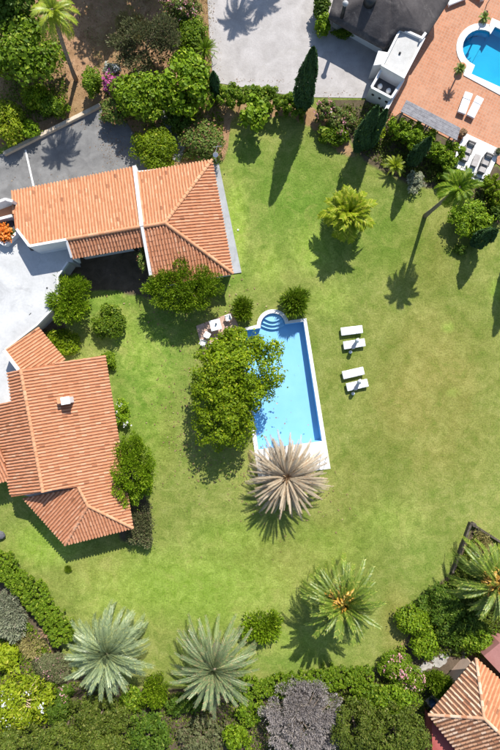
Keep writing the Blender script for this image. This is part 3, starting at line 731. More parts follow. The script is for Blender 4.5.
# flat annexe with parapet
an_px = [(401, 28), (424, 38.5), (404, 77), (382.5, 65)]
A4 = poly(an_px, 2.6)
m = MB(); m.prism([p.xy for p in A4], 0, 2.32); ann = m.build('annexe', STUCCO, vc)
m = MB(); m.prism([v for v in offset_poly([p.xy for p in A4], -0.12)], 2.322, 2.35); m.build('flat_roof', FLATROOF, ann)
for i in range(4):
    A, B = A4[i], A4[(i+1) % 4]; m = MB(); d = (B-A).normalized()*0.09
    m.wall(A+d if i % 2 else A-d, B-d if i % 2 else B+d, 0.18, 2.3, 2.6 + 0.004*(i % 2)); m.build('parapet', STUCCO, ann)
c4 = W(399.8, 53.5, 2.36); m = MB(); m.lathe(c4, [(0.10, 0), (0.10, 0.10), (0.02, 0.14)], 10); m.build('roof_drain', BLACKM, ann)
m = MB(); m.wall(W(421.5, 38.5, 2.8), W(426, 32.5, 2.8), 0.22, 0, 2.8); m.build('chimney_stub', STUCCO, vc)
m = MB(); m.prism([p.xy for p in poly([(378.5, 50.5), (389.5, 52.5), (382.2, 64.5), (373.5, 65.5)], 2.0)], 0, 2.0); m.build('porch_block', STUCCO, vc, bevel=0.02)
# walled service yard
sy = empty('service_yard', W(388, 82, 0), 'small white walled yard with dark floor below the flat-roofed annexe', 'yard wall')
yz = 1.9
Y = poly([(383, 67), (404, 79), (391.5, 97.5), (371.5, 87)], yz)
m = MB(); m.prism([p.xy for p in offset_poly([q.xy for q in Y], -0.05)] if False else [Vector(v) for v in offset_poly([q.xy for q in Y], -0.05)], 0.0, 0.95); m.build('yard_floor', DARKFLOOR, sy)
for i in (1, 2, 3):
    m = MB(); m.wall(Y[i], Y[(i+1) % 4], 0.2, 0, yz + 0.004*(i % 2)); yw = m.build('yard_wall', STUCCO, sy)
    if i == 2:
        A, B = Y[2], Y[3]; dv = (B-A).normalized(); nv = Vector((dv.y, -dv.x, 0))
        if nv.y > 0: nv = -nv
        for t in (0.12, 0.46, 0.8):
            p = A.lerp(B, t) + nv*0.1; mm = MB()
            mm.tube([(p.x, p.y, 1.2), (p.x+nv.x*0.03, p.y+nv.y*0.03, 1.2)], 0.13, 12); mm.build('round_vent', BLACKM, yw)
for q, lb in (((380, 86.5), 'left of two small white globe pots inside the walled yard'), ((388.5, 91), 'right of two small white globe pots inside the walled yard')):
    p = W(q[0], q[1], 1.2); m = MB(); m.lathe((p.x, p.y, 0.95), [(0.10, 0), (0.2, 0.12), (0.23, 0.28), (0.16, 0.45), (0.08, 0.5)], 14)
    tag(m.build('pot', PLASTIC, None, True), lb, 'pot', 'white pots in the walled yard')
m = MB(); m.wall(W(397.5, 88, 1.5), W(379, 123.5, 1.5), 0.30, 0, 1.5)
bw = m.build('garden_wall', STUCCO, None, bevel=0.015); tag(bw, 'straight white garden wall running from the walled yard to the hedge', 'wall')

# ------------------------------------------------------------------ plants: leaf-card foliage
def norm(a): return a/np.maximum(1e-9, np.linalg.norm(a, axis=1, keepdims=True))
def leaf_mesh(name, P, Nn, A, l, w, mat, rng):
    """P leaf bases, Nn normals, A wished long axis; each leaf is a folded rhombus of two triangles"""
    n = len(P)
    A = norm(A - Nn*np.sum(A*Nn, 1, keepdims=True) + rng.normal(0, 1e-3, (n, 3)))
    B = np.cross(Nn, A)
    s = np.clip(np.exp(rng.normal(0, 0.32, (n, 1))), 0.45, 1.9); ll = l*s; ww = w*s*rng.uniform(0.8, 1.2, (n, 1))
    b = P - A*ll*0.5; t = P + A*ll*0.5 - Nn*ll*0.10
    m1 = P + B*ww*0.5 + Nn*ww*0.12; m2 = P - B*ww*0.5 + Nn*ww*0.12
    V = np.stack([b, m1, t, m2], 1).reshape(-1, 3)
    k = np.arange(n)*4
    Fq = np.concatenate([np.stack([k, k+1, k+2], 1), np.stack([k, k+2, k+3], 1)])
    return np_mesh(name, V, Fq, mat)
def lobes(rng, k=7, amp=0.22):
    D = norm(rng.normal(0, 1, (k, 3))); a = rng.uniform(-amp, amp, k); p = rng.uniform(2, 5, k)
    def f(d): return 1 + (np.maximum(0, d @ D.T)**p @ a)
    return f
def crown(rng, rx, ry, z0, z1, leaf=(0.2, 0.12), k=3.2, clump=0.32, orient='tangent', rough=0.34, gaps=0.0, flat=1.0, maxn=60000):
    """points, normals, axes in local space; crown between heights z0 and z1"""
    rz = (z1-z0)*0.5; zc = (z0+z1)*0.5; r = (rx+ry)/2
    area = 2*math.pi*(rx*ry + rz*r)/1.5
    n = int(min(maxn, k*area/(leaf[0]*leaf[1]*0.5)))
    nc = max(16, int(4.2/clump**2)); rx *= 1.12; ry *= 1.12
    f = lobes(rng, 8, rough)
    d = norm(rng.normal(0, 1, (nc, 3)) + np.array([0, 0, 0.35])); 
    rad = rng.uniform(0.4, 1.0, (nc, 1))**0.7*f(d)[:, None]
    C = d*rad*(1-clump*0.55)
    if gaps > 0: C = C[rng.uniform(0, 1, len(C)) > gaps]
    cr = clump*rng.uniform(0.65, 1.25, len(C))
    wgt = cr**2; idx = rng.choice(len(C), n, p=wgt/wgt.sum())
    dl = norm(rng.normal(0, 1, (n, 3)) + np.array([0, 0, 0.45]))
    rl = (0.45+0.55*rng.uniform(0, 1, (n, 1))**0.45)*cr[idx][:, None]
    U = C[idx] + dl*rl
    keep = U[:, 2] > -0.93
    U, dl = U[keep], dl[keep]
    P = U*np.array([rx, ry, rz]) + np.array([0, 0, zc])
    st_ = rng.uniform(0, 1, len(P)) < 0.07; P[st_] += (dl[st_]*np.abs(rng.normal(0, 0.13, (st_.sum(), 1)))*r)
    P[:, 2] = np.maximum(P[:, 2], 0.03)
    outd = norm(U + np.array([0, 0, 0.2]))
    if orient == 'tangent':
        Nn = norm(dl*0.9 + np.array([0, 0, 0.45*flat]) + rng.normal(0, 0.45, dl.shape)); A = rng.normal(0, 1, dl.shape) + outd*0.5
    elif orient == 'out':
        A = norm(dl*0.8 + outd*0.7 + rng.normal(0, 0.35, dl.shape) + np.array([0, 0, 0.2])); Nn = norm(np.cross(A, rng.normal(0, 1, dl.shape)))
    else:  # up
        A = norm(np.array([0, 0, 1.0]) + outd*0.5 + rng.normal(0, 0.3, dl.shape)); Nn = norm(np.cross(A, rng.normal(0, 1, dl.shape)))
    return P, Nn, A, C*np.array([rx, ry, rz]) + np.array([0, 0, zc])
def limbs(m, rng, base, top, r, C, nb=6):
    """tapered trunk with limbs that reach towards clumps"""
    base = Vector(base); top = Vector(top)
    mid = base.lerp(top, 0.5) + Vector((rng.uniform(-.15, .15), rng.uniform(-.15, .15), 0))*(top-base).length*0.4
    m.tube([base - Vector((0, 0, 0.05)), base.lerp(mid, 0.25), mid, top], [r*1.35, r, r*0.8, r*0.55], 8)
    ids = rng.choice(len(C), min(nb, len(C)), replace=False)
    for i in ids:
        c = Vector(C[i]); s = base.lerp(top, rng.uniform(0.35, 0.95)); 
        if (c-s).length < 0.1: continue
        h = s.lerp(c, 0.5) + Vector((0, 0, 0.12*(c-s).length))
        m.tube([s, h, c], [r*0.5, r*0.3, r*0.10], 6)
def plant(name, label, cat, px, py, rx, ry, h, mat, leaf=(0.2, 0.12), group=None, z0=None, trunk=None, seed=0, flowers=None, part='foliage', barkm=None, nb=6, zc=None, **kw):
    """crown centre at photo pixel (px, py), radii in pixels at crown height"""
    rng = np.random.default_rng(1000+seed)
    z0 = (0.02 if h < 2.6 else h*0.22) if z0 is None else z0
    zz = z0 + (h-z0)*0.55 if zc is None else zc
    c = W(px, py, zz); s = PXM(zz)
    root = empty(name, (c.x, c.y, 0), label, cat, group)
    P, Nn, A, C = crown(rng, rx*s, ry*s, z0, h, leaf, **kw)
    obj(part, leaf_mesh(part, P, Nn, A, leaf[0], leaf[1], L[mat], rng), root)
    m = MB(); tr = trunk if trunk else max(0.03, 0.035*h)
    limbs(m, rng, (0, 0, 0), (0, 0, z0+(h-z0)*0.6), tr, C, nb)
    o = bpy.data.objects.new('trunk', m.mesh('trunk', barkm or BARK, (0, 0, 0), True)); link(o); o.parent = root
    for fm, n, size in (flowers or []):
        # blossom clusters on the outer leaves
        Up = P[P[:, 2] > np.quantile(P[:, 2], 0.45)]
        cc = Up[rng.choice(len(Up), max(3, n//9))]
        Fp = cc[rng.choice(len(cc), n)] + rng.normal(0, 0.13, (n, 3)) + np.array([0, 0, 0.10])
        Fn = norm(rng.normal(0, 0.5, (n, 3)) + np.array([0, 0, 1.0]))
        f = obj('blossom', leaf_mesh('blossom', Fp, Fn, rng.normal(0, 1, (n, 3)), size, size*0.9, L[fm], rng), root); f['kind'] = 'stuff'
    return root
def hedge(name, label, pts, halfw, h, mat, leaf=(0.13, 0.08), k=3.0, seed=0, rough=0.16, cat='hedge', flowers=None):
    """clipped or loose hedge along photo points (x, y) at its top"""
    rng = np.random.default_rng(2000+seed)
    P3 = [W(a, b, h*0.85) for a, b in pts]; base = sum(P3, Vector())/len(P3); base.z = 0
    root = empty(name, base, label, cat)
    hw = halfw*PXM(h); seg = [(P3[i+1]-P3[i]).length for i in range(len(P3)-1)]; Ln = sum(seg)
    # clump balls along the hedge
    PP = []; NN = []; AA = []
    fine_ = rough <= 0.1; nc = int(Ln*hw*(60 if fine_ else 26))+6; area = Ln*(2*hw + 1.6*h); n = int(min(70000, k*area/(leaf[0]*leaf[1]*0.5)))
    t = rng.uniform(0, Ln, nc); cum = np.concatenate([[0], np.cumsum(seg)])
    arr = np.array([p[:] for p in P3])
    C = np.stack([np.interp(t, cum, arr[:, i]) for i in range(2)], 1)
    i0 = np.clip(np.searchsorted(cum, t)-1, 0, len(seg)-1); dv = norm((arr[1:]-arr[:-1]))[i0]
    side = rng.uniform(-1, 1, nc)*hw*(0.82+rough*np.sin(t*1.7+seed)); C = C + np.stack([-dv[:, 1], dv[:, 0]], 1)*side[:, None]
    cz = h*(0.82 + rng.uniform(-rough, rough*0.6, nc)) - 0.22*h*(np.abs(side)/hw)**3
    low = rng.uniform(0, 1, nc) < 0.35; cz[low] *= rng.uniform(0.35, 0.8, low.sum())
    C = np.column_stack([C, cz]); cr = rng.uniform(*((0.10, 0.22) if fine_ else (0.15, 0.34)), nc)*min(1.0, 0.55+h*0.25)
    idx = rng.integers(0, nc, n); dl = norm(rng.normal(0, 1, (n, 3)) + np.array([0, 0, 0.35]))
    P = C[idx] + dl*cr[idx][:, None]*(0.5+0.5*rng.uniform(0, 1, (n, 1))**0.5); P[:, 2] = np.maximum(P[:, 2], 0.03)
    Nn = norm(dl + np.array([0, 0, 0.4]) + rng.normal(0, 0.5, dl.shape)); A = rng.normal(0, 1, dl.shape)
    off = np.array(base[:])
    obj('foliage', leaf_mesh('foliage', P-off, Nn, A, leaf[0], leaf[1], L[mat], rng), root)
    m = MB(); ns = max(2, int(Ln/1.1))
    for i in range(ns):
        tt = Ln*(i+0.5)/ns; q = [np.interp(tt, cum, arr[:, j]) for j in range(2)]
        a = Vector((q[0]-off[0], q[1]-off[1], -0.05)); m.tube([a, a+Vector((rng.uniform(-.1, .1), rng.uniform(-.1, .1), h*0.75))], [0.05, 0.02], 6)
    o = bpy.data.objects.new('stems', m.mesh('stems', BARK)); link(o); o.parent = root; o['kind'] = 'stuff'
    for fm, nf, size in (flowers or []):
        Up = (P-off)[P[:, 2] > h*0.7]; cc = Up[rng.choice(len(Up), max(3, nf//9))]
        Fp = cc[rng.choice(len(cc), nf)] + rng.normal(0, 0.12, (nf, 3)) + np.array([0, 0, 0.1])
        f = obj('blossom', leaf_mesh('blossom', Fp, norm(rng.normal(0, .5, (nf, 3))+np.array([0, 0, 1.])), rng.normal(0, 1, (nf, 3)), size, size*0.9, L[fm], rng), root); f['kind'] = 'stuff'
    return root
def cypress(label, bx, by, h, rpx, seed=0, mat='cypress', group='cypresses'):
    rng = np.random.default_rng(3000+seed)
    c = W(bx, by, 0); root = empty('cypress', c, label, 'cypress', group); R = rpx*0.085
    leaf = (0.26, 0.09); n = int(min(26000, 2.6*2*math.pi*R*h*0.8/(leaf[0]*leaf[1]*0.5)))
    t = rng.uniform(0, 1, n)**0.9; an = rng.uniform(0, 2*math.pi, n)
    prof = np.power(np.clip(t*1.9+0.30, 0, 1), 0.8)*np.power(1-t, 0.5)*1.22
    bump = 1 + 0.16*np.sin(an*3+seed+t*9) + 0.10*np.sin(an*7+t*23) + rng.normal(0, 0.06, n)
    rr = R*prof*bump*(0.75+0.25*rng.uniform(0, 1, n)**0.5)
    P = np.stack([rr*np.cos(an), rr*np.sin(an), 0.25 + t*(h-0.3)], 1)
    o = np.stack([np.cos(an), np.sin(an), np.full(n, 0.5)], 1)
    Nn = norm(o + rng.normal(0, 0.4, o.shape)); A = norm(np.array([0, 0, 1.0]) + o*0.25 + rng.normal(0, 0.2, o.shape))
    obj('foliage', leaf_mesh('foliage', P, Nn, A, leaf[0], leaf[1], L[mat], rng), root)
    m = MB(); m.tube([(0, 0, -0.05), (0, 0, h*0.5), (0, 0, h*0.95)], [0.16, 0.09, 0.02], 8)
    q = bpy.data.objects.new('trunk', m.mesh('trunk', BARK, (0, 0, 0), True)); link(q); q.parent = root
    return root

# ---- palms
def frond_mesh(name, Ln, wl, pairs, droop, mat, rng, lw=0.05, vee=0.25, seglen=9, fwd=0.75, tipdrop=0.25):
    """arching feather frond along +X from the origin"""
    V = []; Fs = []
    ps = [Vector((0, 0, 0))]; ang = 0.0; n = seglen
    for i in range(n):
        ang = -droop*((i+1)/n)**1.3
        ps.append(ps[-1] + Vector((math.cos(ang), 0, math.sin(ang)))*Ln/n)
    def pt(t):
        x = t*n; i = min(n-1, int(x)); return ps[i].lerp(ps[i+1], x-i)
    # rachis: flat tapered strip with a keel
    for i in range(n):
        a, b = ps[i], ps[i+1]; w0 = 0.045*(1-i/n)+0.008; w1 = 0.045*(1-(i+1)/n)+0.008; k = len(V)
        V += [a+Vector((0, w0, 0)), a+Vector((0, -w0, 0)), b+Vector((0, -w1, 0)), b+Vector((0, w1, 0))]; Fs.append((k, k+1, k+2, k+3))
    for i in range(pairs):
        t = 0.10 + 0.89*i/(pairs-1); p = pt(t); q = pt(min(1, t+0.02)); dv = (q-p).normalized() if (q-p).length > 1e-6 else Vector((1, 0, 0))
        lnl = wl*(0.45+0.55*math.sin(math.pi*min(1, 0.12+t*0.85)))*rng.uniform(0.85, 1.12)
        for sgn in (-1, 1):
            d = (dv*(fwd+0.5*t+rng.uniform(-.1, .1)) + Vector((0, sgn, 0)) + Vector((0, 0, vee+rng.uniform(-.12, .12)))).normalized()
            e = p + d*lnl*0.55; f = p + d*lnl + Vector((0, 0, -tipdrop*lnl)); wv = dv*lw*0.5; k = len(V)
            V += [p-wv*0.6, p+wv*0.6, e+wv, e-wv, f]; Fs += [(k, k+1, k+2, k+3), (k+3, k+2, k+4)]
    m = MB(); m.add(V, Fs)
    me = bpy.data.meshes.new(name); me.from_pydata([tuple(v) for v in m.v], [], m.f); me.materials.append(mat); return me
def palm(label, base, top, n, Ln, wl, mat, seed=0, trunk_r=0.28, pitch=(78, -12), droop=(0.5, 1.0), pairs=26, lw=0.06, name='palm_tree', cat='palm', group=None, fruit=None, sag=0.0, bend=0.15, dead=0, trunkm=None, fwd=0.75, tipdrop=0.25, vee=0.25, variants=4, inner=0.62):
    """base: (px,py) on the ground; top: (px,py,z) of the crown's heart"""
    rng = random.Random(4000+seed)
    B = W(base[0], base[1], 0); T = W(*top) if isinstance(top, tuple) else B + Vector((0, 0, top)); root = empty(name, B, label, cat, group)
    rel = T - B; m = MB(); k = 9; pts = []; rad = []
    for i in range(k+1):
        t = i/k; pts.append(Vector((rel.x*(t + bend*math.sin(math.pi*t)*-0.5), rel.y*(t - bend*0.5*math.sin(math.pi*t)), rel.z*t - (0.05 if i == 0 else 0))))
        rad.append(trunk_r*(1.25-0.35*min(1, t*4) + (0.12 if i % 2 else 0.0)*0.4))
    m.tube(pts, rad, 10)
    o = bpy.data.objects.new('trunk', m.mesh('trunk', trunkm or PBARK, (0, 0, 0), True)); link(o); o.parent = root
    mm = MB(); mm.lathe(rel - Vector((0, 0, 0.5)), [(trunk_r*0.8, 0), (trunk_r*1.35, 0.3), (trunk_r*0.9, 0.6), (trunk_r*0.2, 0.75)], 10)
    o = bpy.data.objects.new('crown_shaft', mm.mesh('crown_shaft', trunkm or PBARK, (0, 0, 0), True)); link(o); o.parent = root
    var = []
    for v in range(variants):
        f = v/(variants-1)
        var.append(frond_mesh('frond', Ln*(inner+(1-inner)*f if v < variants-1 else 1.0), wl, pairs, droop[0]+(droop[1]-droop[0])*f, L[mat], rng, lw, vee, 9, fwd, tipdrop))
    for i in range(n):
        f = (i+0.5)/n; az = i*2.39996 + rng.uniform(-0.28, 0.28)
        pt = math.radians(pitch[0] + (pitch[1]-pitch[0])*f**0.8 + rng.uniform(-11, 11))
        me = var[min(variants-1, int(f*variants))]
        o = bpy.data.objects.new('frond', me); link(o); o.parent = root
        o.location = rel + Vector((math.cos(az), math.sin(az), 0))*trunk_r*0.6*f + Vector((0, 0, 0.1*(1-f)))
        sc = rng.uniform(0.78, 1.08); o.scale = (sc, sc, sc)
        o.rotation_euler = (Matrix.Rotation(az, 3, 'Z') @ Matrix.Rotation(-pt, 3, 'Y') @ Matrix.Rotation(rng.uniform(-.35, .35), 3, 'X')).to_euler()
    if fruit:
        g = np.random.default_rng(seed); nn = 420
        D = norm(g.normal(0, 1, (nn, 3)) + np.array([0, 0, 0.7])); D[:, 2] = np.abs(D[:, 2]); P = D*g.uniform(0.25, 1.3, (nn, 1))*np.array([1, 1, 0.6]) + np.array(rel[:]) + np.array([fruit[0], fruit[1], 0.35])
        q = obj('fruit_stalks', leaf_mesh('fruit_stalks', P, norm(D+g.normal(0, .4, (nn, 3))+np.array([0, 0, .6])), D, 0.34, 0.12, L['fruit'], g), root); q['kind'] = 'stuff'
    return root

# ================================================================== planting
# --- lawn palms
palm('dead palm with straw-grey fronds over the foot of the blue pool', (285, 471), (287, 477, 2.3), 200, 4.05, 0.36, 'dead', 1, 0.34, (60, -26), (0.25, 0.8), 28, 0.085, trunkm=PBARK, bend=0.02, tipdrop=0.35, vee=0.0, fwd=1.7, inner=0.72)
palm('green date palm with orange fruit stalks in its heart, standing alone on the lawn', (331, 587), (343, 604, 4.3), 92, 4.3, 0.44, 'palm', 2, 0.34, (74, -30), (0.35, 0.95), 36, 0.085, vee=0.5, fruit=(-0.35, 0.45), bend=0.02)
palm('silvery blue-green palm by the lower left hedge', (118, 632), (107, 653, 3.3), 120, 4.4, 0.44, 'silver', 3, 0.34, (76, -32), (0.4, 1.05), 36, 0.07, bend=0.02, fwd=0.85, vee=0.5)
palm('grey-green palm between the silvery palm and the bottom shrubs', (217, 646), (214, 669, 3.6), 104, 4.6, 0.38, 'palm_g', 4, 0.33, (74, -28), (0.3, 0.8), 36, 0.07, bend=0.02, fwd=1.0, vee=0.5, dead=3)
palm('slender tall palm leaning over the garden edge, upper right', (425, 216), (459, 188, 7.0), 34, 2.1, 0.42, 'mid', 5, 0.17, (70, -35), (0.6, 1.5), 24, 0.08, bend=0.10)
palm('tall thin palm rising from bare earth, top left', (76, 80), (53, 11, 7.6), 30, 2.2, 0.45, 'palm_y', 6, 0.17, (66, -35), (0.6, 1.3), 22, 0.08, bend=0.18)
palm('big palm half out of frame at the right edge above the corner house', (478, 568), (497, 584, 3.6), 80, 4.4, 0.44, 'palm', 7, 0.33, (72, -30), (0.4, 1.0), 36, 0.085, vee=0.5, fruit=(-0.3, 0.3), bend=0.02)
palm('yellow-green feathery palm clump on the upper lawn', (344, 220), (349, 213, 2.6), 72, 2.9, 0.62, 'lime', 8, 0.2, (84, -12), (0.7, 1.6), 17, 0.17, bend=0.02, name='palm_clump', fwd=0.6)
# palms beyond the top edge whose shadows fall on the court
palm('palm just beyond the top edge, its shadow lies on the gravel court', (265, -66), 8.2, 30, 2.3, 0.5, 'palm', 9, 0.18, (70, -25), (0.5, 1.2), 22, 0.09, group='palms beyond the court')
palm('second palm beyond the top edge, shadow touching the court edge', (292, -86), 8.2, 28, 2.2, 0.5, 'palm', 10, 0.18, (70, -25), (0.5, 1.2), 22, 0.09, group='palms beyond the court')
# cycads and spiky plants
plant('cycad', 'round green cycad left of the pool steps', 'cycad', 244, 309, 12, 12, 1.15, 'bright', (0.42, 0.05), 'cycads by the pool', seed=66, orient='out', clump=0.34, rough=0.05, k=3.0, part='fronds')
plant('cycad', 'larger dark cycad right of the pool steps', 'cycad', 296, 301, 15, 15, 1.45, 'mid', (0.46, 0.055), 'cycads by the pool', seed=67, orient='out', clump=0.34, rough=0.05, k=3.0, part='fronds')
plant('shrub', 'leafy shrub at the upper left corner of the blue pool', 'shrub', 233, 335, 13, 10, 1.7, 'yellow', (0.2, 0.12), seed=68)
palm('yellow-tipped rosette plant in the border under the dark cypress', (394, 168), (395, 166, 0.6), 36, 1.2, 0.2, 'palm_y', 13, 0.12, (75, 5), (0.3, 0.9), 16, 0.05, name='rosette_plant', cat='plant', bend=0)
palm('spiky dark fan plant at the edge of the gravel court', (204, 55), (205, 50, 1.1), 40, 1.5, 0.18, 'mid', 14, 0.13, (75, -5), (0.2, 0.8), 16, 0.05, name='yucca', cat='yucca', bend=0)
palm('dry brown spiky plant in the lower left bed', (48, 634), (49, 631, 0.5), 34, 0.95, 0.16, 'brown', 15, 0.08, (70, 5), (0.2, 0.7), 12, 0.04, name='dry_plant', cat='plant', bend=0)

# --- cypresses
cypress('tallest cypress, spindle standing at the court hedge with long shadow on the lawn', 301, 112, 8.9, 10, 1)
cypress('dark cypress left of the white garden wall', 357, 150, 7.4, 8, 2)
cypress('narrow dark cypress rising from the hedge below the grey pergola', 410, 165, 5.2, 7, 3)
cypress('short cypress at the right edge leaning outward beside the round shrub', 474, 244, 4.2, 8.5, 4)
cypress('cypress beyond the right edge casting the upper shadow on the lawn', 521, 231, 8.0, 8, 5)
cypress('cypress beyond the right edge casting the lower shadow on the lawn', 522, 250, 8.2, 8.5, 6)
cypress('small dark conifer at the left end of the court hedge', 216, 96, 3.6, 6, 7)
cypress('second slimmer cypress behind the one left of the white garden wall', 367, 148, 6.6, 6.2, 8)

# --- shrubs and trees, upper left
plant('tree', 'broad green tree at the left edge above the driveway', 'tree', 18, 52, 36, 34, 5.2, 'mid', (0.30, 0.20), seed=1, clump=0.27)
plant('tree', 'dark tree in the very top left corner', 'tree', 10, 2, 30, 22, 6.5, 'deep', (0.30, 0.20), seed=2, clump=0.3)
plant('shrub', 'yellow-green shrub below the bare earth, left of a darker round one', 'shrub', 36, 97, 15, 13, 1.8, 'yellow', (0.18, 0.12), seed=3)
plant('shrub', 'dark round shrub right of the yellow-green one above the kerb', 'shrub', 52, 106, 12, 11, 1.6, 'mid', (0.16, 0.11), seed=4)
plant('shrub', 'bright yellow-green bush at the left edge against the kerb', 'shrub', 9, 122, 17, 19, 2.2, 'lime', (0.18, 0.12), seed=5)
plant('shrub', 'low green bush between two yellow-green bushes near the kerb', 'shrub', 27, 127, 13, 10, 1.4, 'bright', (0.16, 0.11), seed=6)
plant('shrub', 'slim pointed green shrub on bare earth beside the magenta flowers', 'shrub', 92, 82, 8, 15, 2.6, 'mid', (0.15, 0.09), seed=7, z0=0.05)
plant('bougainvillea', 'magenta bougainvillea at the corner of the driveway', 'bougainvillea', 111, 84, 10, 11, 1.8, 'rusty', (0.14, 0.09), seed=8, flowers=[('magenta', 900, 0.14)])
plant('shrub', 'pale white-flowered shrub just above the magenta bougainvillea', 'shrub', 112, 71, 9, 6, 1.4, 'grey', (0.13, 0.08), seed=9, flowers=[('white', 250, 0.12)])
plant('shrub', 'russet-tinged shrub at the driveway corner below the magenta flowers', 'shrub', 113, 112, 14, 14, 1.8, 'rusty', (0.15, 0.1), seed=10)
plant('tree', 'dense bright green tree above the villa, left of its lighter twin', 'tree', 142, 96, 28, 27, 3.8, 'bright', (0.24, 0.16), seed=11, clump=0.26)
plant('tree', 'leafy light green tree beside the court hedge', 'tree', 184, 86, 30, 32, 4.0, 'bright', (0.30, 0.20), seed=12, clump=0.25, gaps=0.12)
plant('tree', 'loose olive-grey tree on the dry slope at the top', 'tree', 146, 46, 34, 28, 3.8, 'olive', (0.16, 0.09), seed=13, clump=0.26, gaps=0.3, k=1.8, orient='out')
plant('shrub', 'straw-coloured dry bush at the top of the bare slope', 'shrub', 130, 26, 16, 18, 1.0, 'straw', (0.22, 0.05), seed=14, orient='up', k=1.6)
plant('oleander', 'pink-flowered oleander at the top by the gravel court', 'oleander', 184, 8, 18, 14, 2.2, 'rusty', (0.2, 0.07), seed=15, flowers=[('pink', 420, 0.13)])
plant('shrub', 'dark green shrub at the court edge under the pink oleander', 'shrub', 192, 34, 15, 16, 1.9, 'mid', (0.18, 0.09), seed=16)
plant('shrub', 'round yellow-green shrub touching the villa eave', 'shrub', 155, 150, 22, 20, 2.5, 'yellow', (0.16, 0.10), seed=17, clump=0.3)
plant('shrub', 'russet-green round shrub near the villa roof corner', 'shrub', 201, 141, 21, 20, 2.3, 'rusty', (0.16, 0.11), seed=18, clump=0.3)
plant('shrub', 'dark shrub between the garden path and the lighter trees', 'shrub', 178, 122, 14, 9, 1.6, 'deep', (0.16, 0.11), seed=19)
plant('tree', 'dark tree beyond the top edge shading the bare earth', 'tree', 108, -105, 44, 40, 8.0, 'deep', (0.34, 0.24), seed=20, clump=0.28, z0=2.6)
plant('tree', 'second dark tree beyond the top edge over the dry slope', 'tree', 165, -92, 26, 30, 6.0, 'deep', (0.34, 0.24), seed=21, clump=0.28, z0=2.0)
# --- court hedge and upper right
hedge('hedge', 'loose hedge along the bottom of the gravel court, left of the tall cypress', [(218, 92), (255, 94), (305, 104)], 12.5, 2.0, 'mid', (0.15, 0.09), seed=1, rough=0.12)
plant('small_tree', 'small large-leaved tree on the lawn in front of the court hedge', 'tree', 256, 114, 13, 17, 2.9, 'bright', (0.36, 0.22), seed=22, clump=0.3, k=2.0, z0=0.7)
hedge('oleander_hedge', 'flowering border hedge between the tall cypress and the white wall', [(318, 105), (338, 116), (352, 128)], 12, 1.5, 'rusty', (0.16, 0.08), seed=2, flowers=[('pink', 160, 0.13)])
plant('shrub', 'leafy shrub at the lawn edge right of the tall cypress', 'shrub', 333, 133, 16, 12, 1.2, 'mid', (0.28, 0.13), seed=23)
plant('shrub', 'bright shrub at the dark roof corner beside the court', 'shrub', 323, 24, 8, 9, 1.8, 'bright', (0.18, 0.11), seed=24)
plant('shrub', 'dark shrub at the top beside the dark roof', 'shrub', 322, 5, 9, 12, 2.0, 'deep', (0.18, 0.11), seed=25)
plant('wall_plant', 'strip of leafy plants along the wall under the dark roof', 'plant', 344, 33, 12, 4, 1.0, 'mid', (0.13, 0.08), seed=26)
hedge('hedge', 'tall loose hedge below the grey pergola', [(393, 129), (412, 130), (438, 147), (460, 160)], 14, 2.0, 'bright', (0.17, 0.10), seed=3, rough=0.2)
plant('shrub', 'lime green leafy shrub at the foot of the white garden wall', 'shrub', 375, 133, 10, 9, 1.6, 'lime', (0.24, 0.13), seed=27)
plant('shrub', 'pale-leaved low shrub at the lawn edge beside the rosette plant', 'shrub', 414, 180, 8, 9, 0.9, 'grey', (0.2, 0.1), seed=28)
plant('shrub', 'round green shrub at the right under the slender palm', 'shrub', 471, 219, 20, 18, 2.0, 'bright', (0.22, 0.11), seed=29)
plant('shrub', 'tiny dark round bush alone on the lawn right of the slender palm', 'shrub', 460, 250, 6, 6, 0.6, 'deep', (0.10, 0.06), seed=30)
hedge('hedge', 'yellowish hedge at the right edge below the white sun deck', [(489, 176), (500, 192), (514, 205)], 10, 1.5, 'yellow', (0.15, 0.08), seed=4)
plant('shrub', 'dark shrub between the white sun deck and the slender palm', 'shrub', 452, 176, 14, 8, 1.3, 'mid', (0.18, 0.1), seed=31)
plant('shrub', 'small bush at the right edge behind the short cypress', 'shrub', 497, 212, 9, 9, 1.5, 'deep', (0.15, 0.09), seed=58)
# --- around the villas
plant('shrub', 'large feathery green shrub at the corner of the upper villa', 'shrub', 184, 285, 37, 27, 4.0, 'bright', (0.17, 0.055), seed=32, clump=0.17, orient='out', k=2.6, rough=0.14, z0=0.8)
plant('shrub', 'weeping green shrub beside the white roof terrace', 'shrub', 71, 298, 20, 25, 2.8, 'bright', (0.24, 0.06), seed=33, orient='out', clump=0.22, rough=0.2)
plant('shrub', 'round green shrub in the shady garden between the villas', 'shrub', 108, 322, 16, 17, 1.6, 'mid', (0.16, 0.09), seed=34)
plant('shrub', 'low yellowish ground shrub beside the small tiled roof', 'shrub', 62, 342, 17, 12, 0.8, 'yellow', (0.14, 0.08), seed=35)
plant('shrub', 'small green bush at the top corner of the lower villa roof', 'shrub', 109, 361, 8, 10, 1.0, 'bright', (0.14, 0.09), seed=36)
plant('shrub', 'small bush with white flowers against the lower villa', 'shrub', 120, 414, 8, 13, 1.1, 'bright', (0.16, 0.1), seed=37, flowers=[('white', 50, 0.12)])
plant('shrub', 'tall oval feathery shrub against the lower villa', 'shrub', 132, 470, 24, 34, 3.7, 'bright', (0.17, 0.055), seed=38, orient='out', clump=0.17, k=2.6, rough=0.14, z0=0.5)
plant('shrub', 'thin olive shrub at the lower villa roof corner', 'shrub', 139, 529, 15, 20, 1.7, 'olive', (0.15, 0.07), seed=39, gaps=0.2, k=1.8, orient='out')
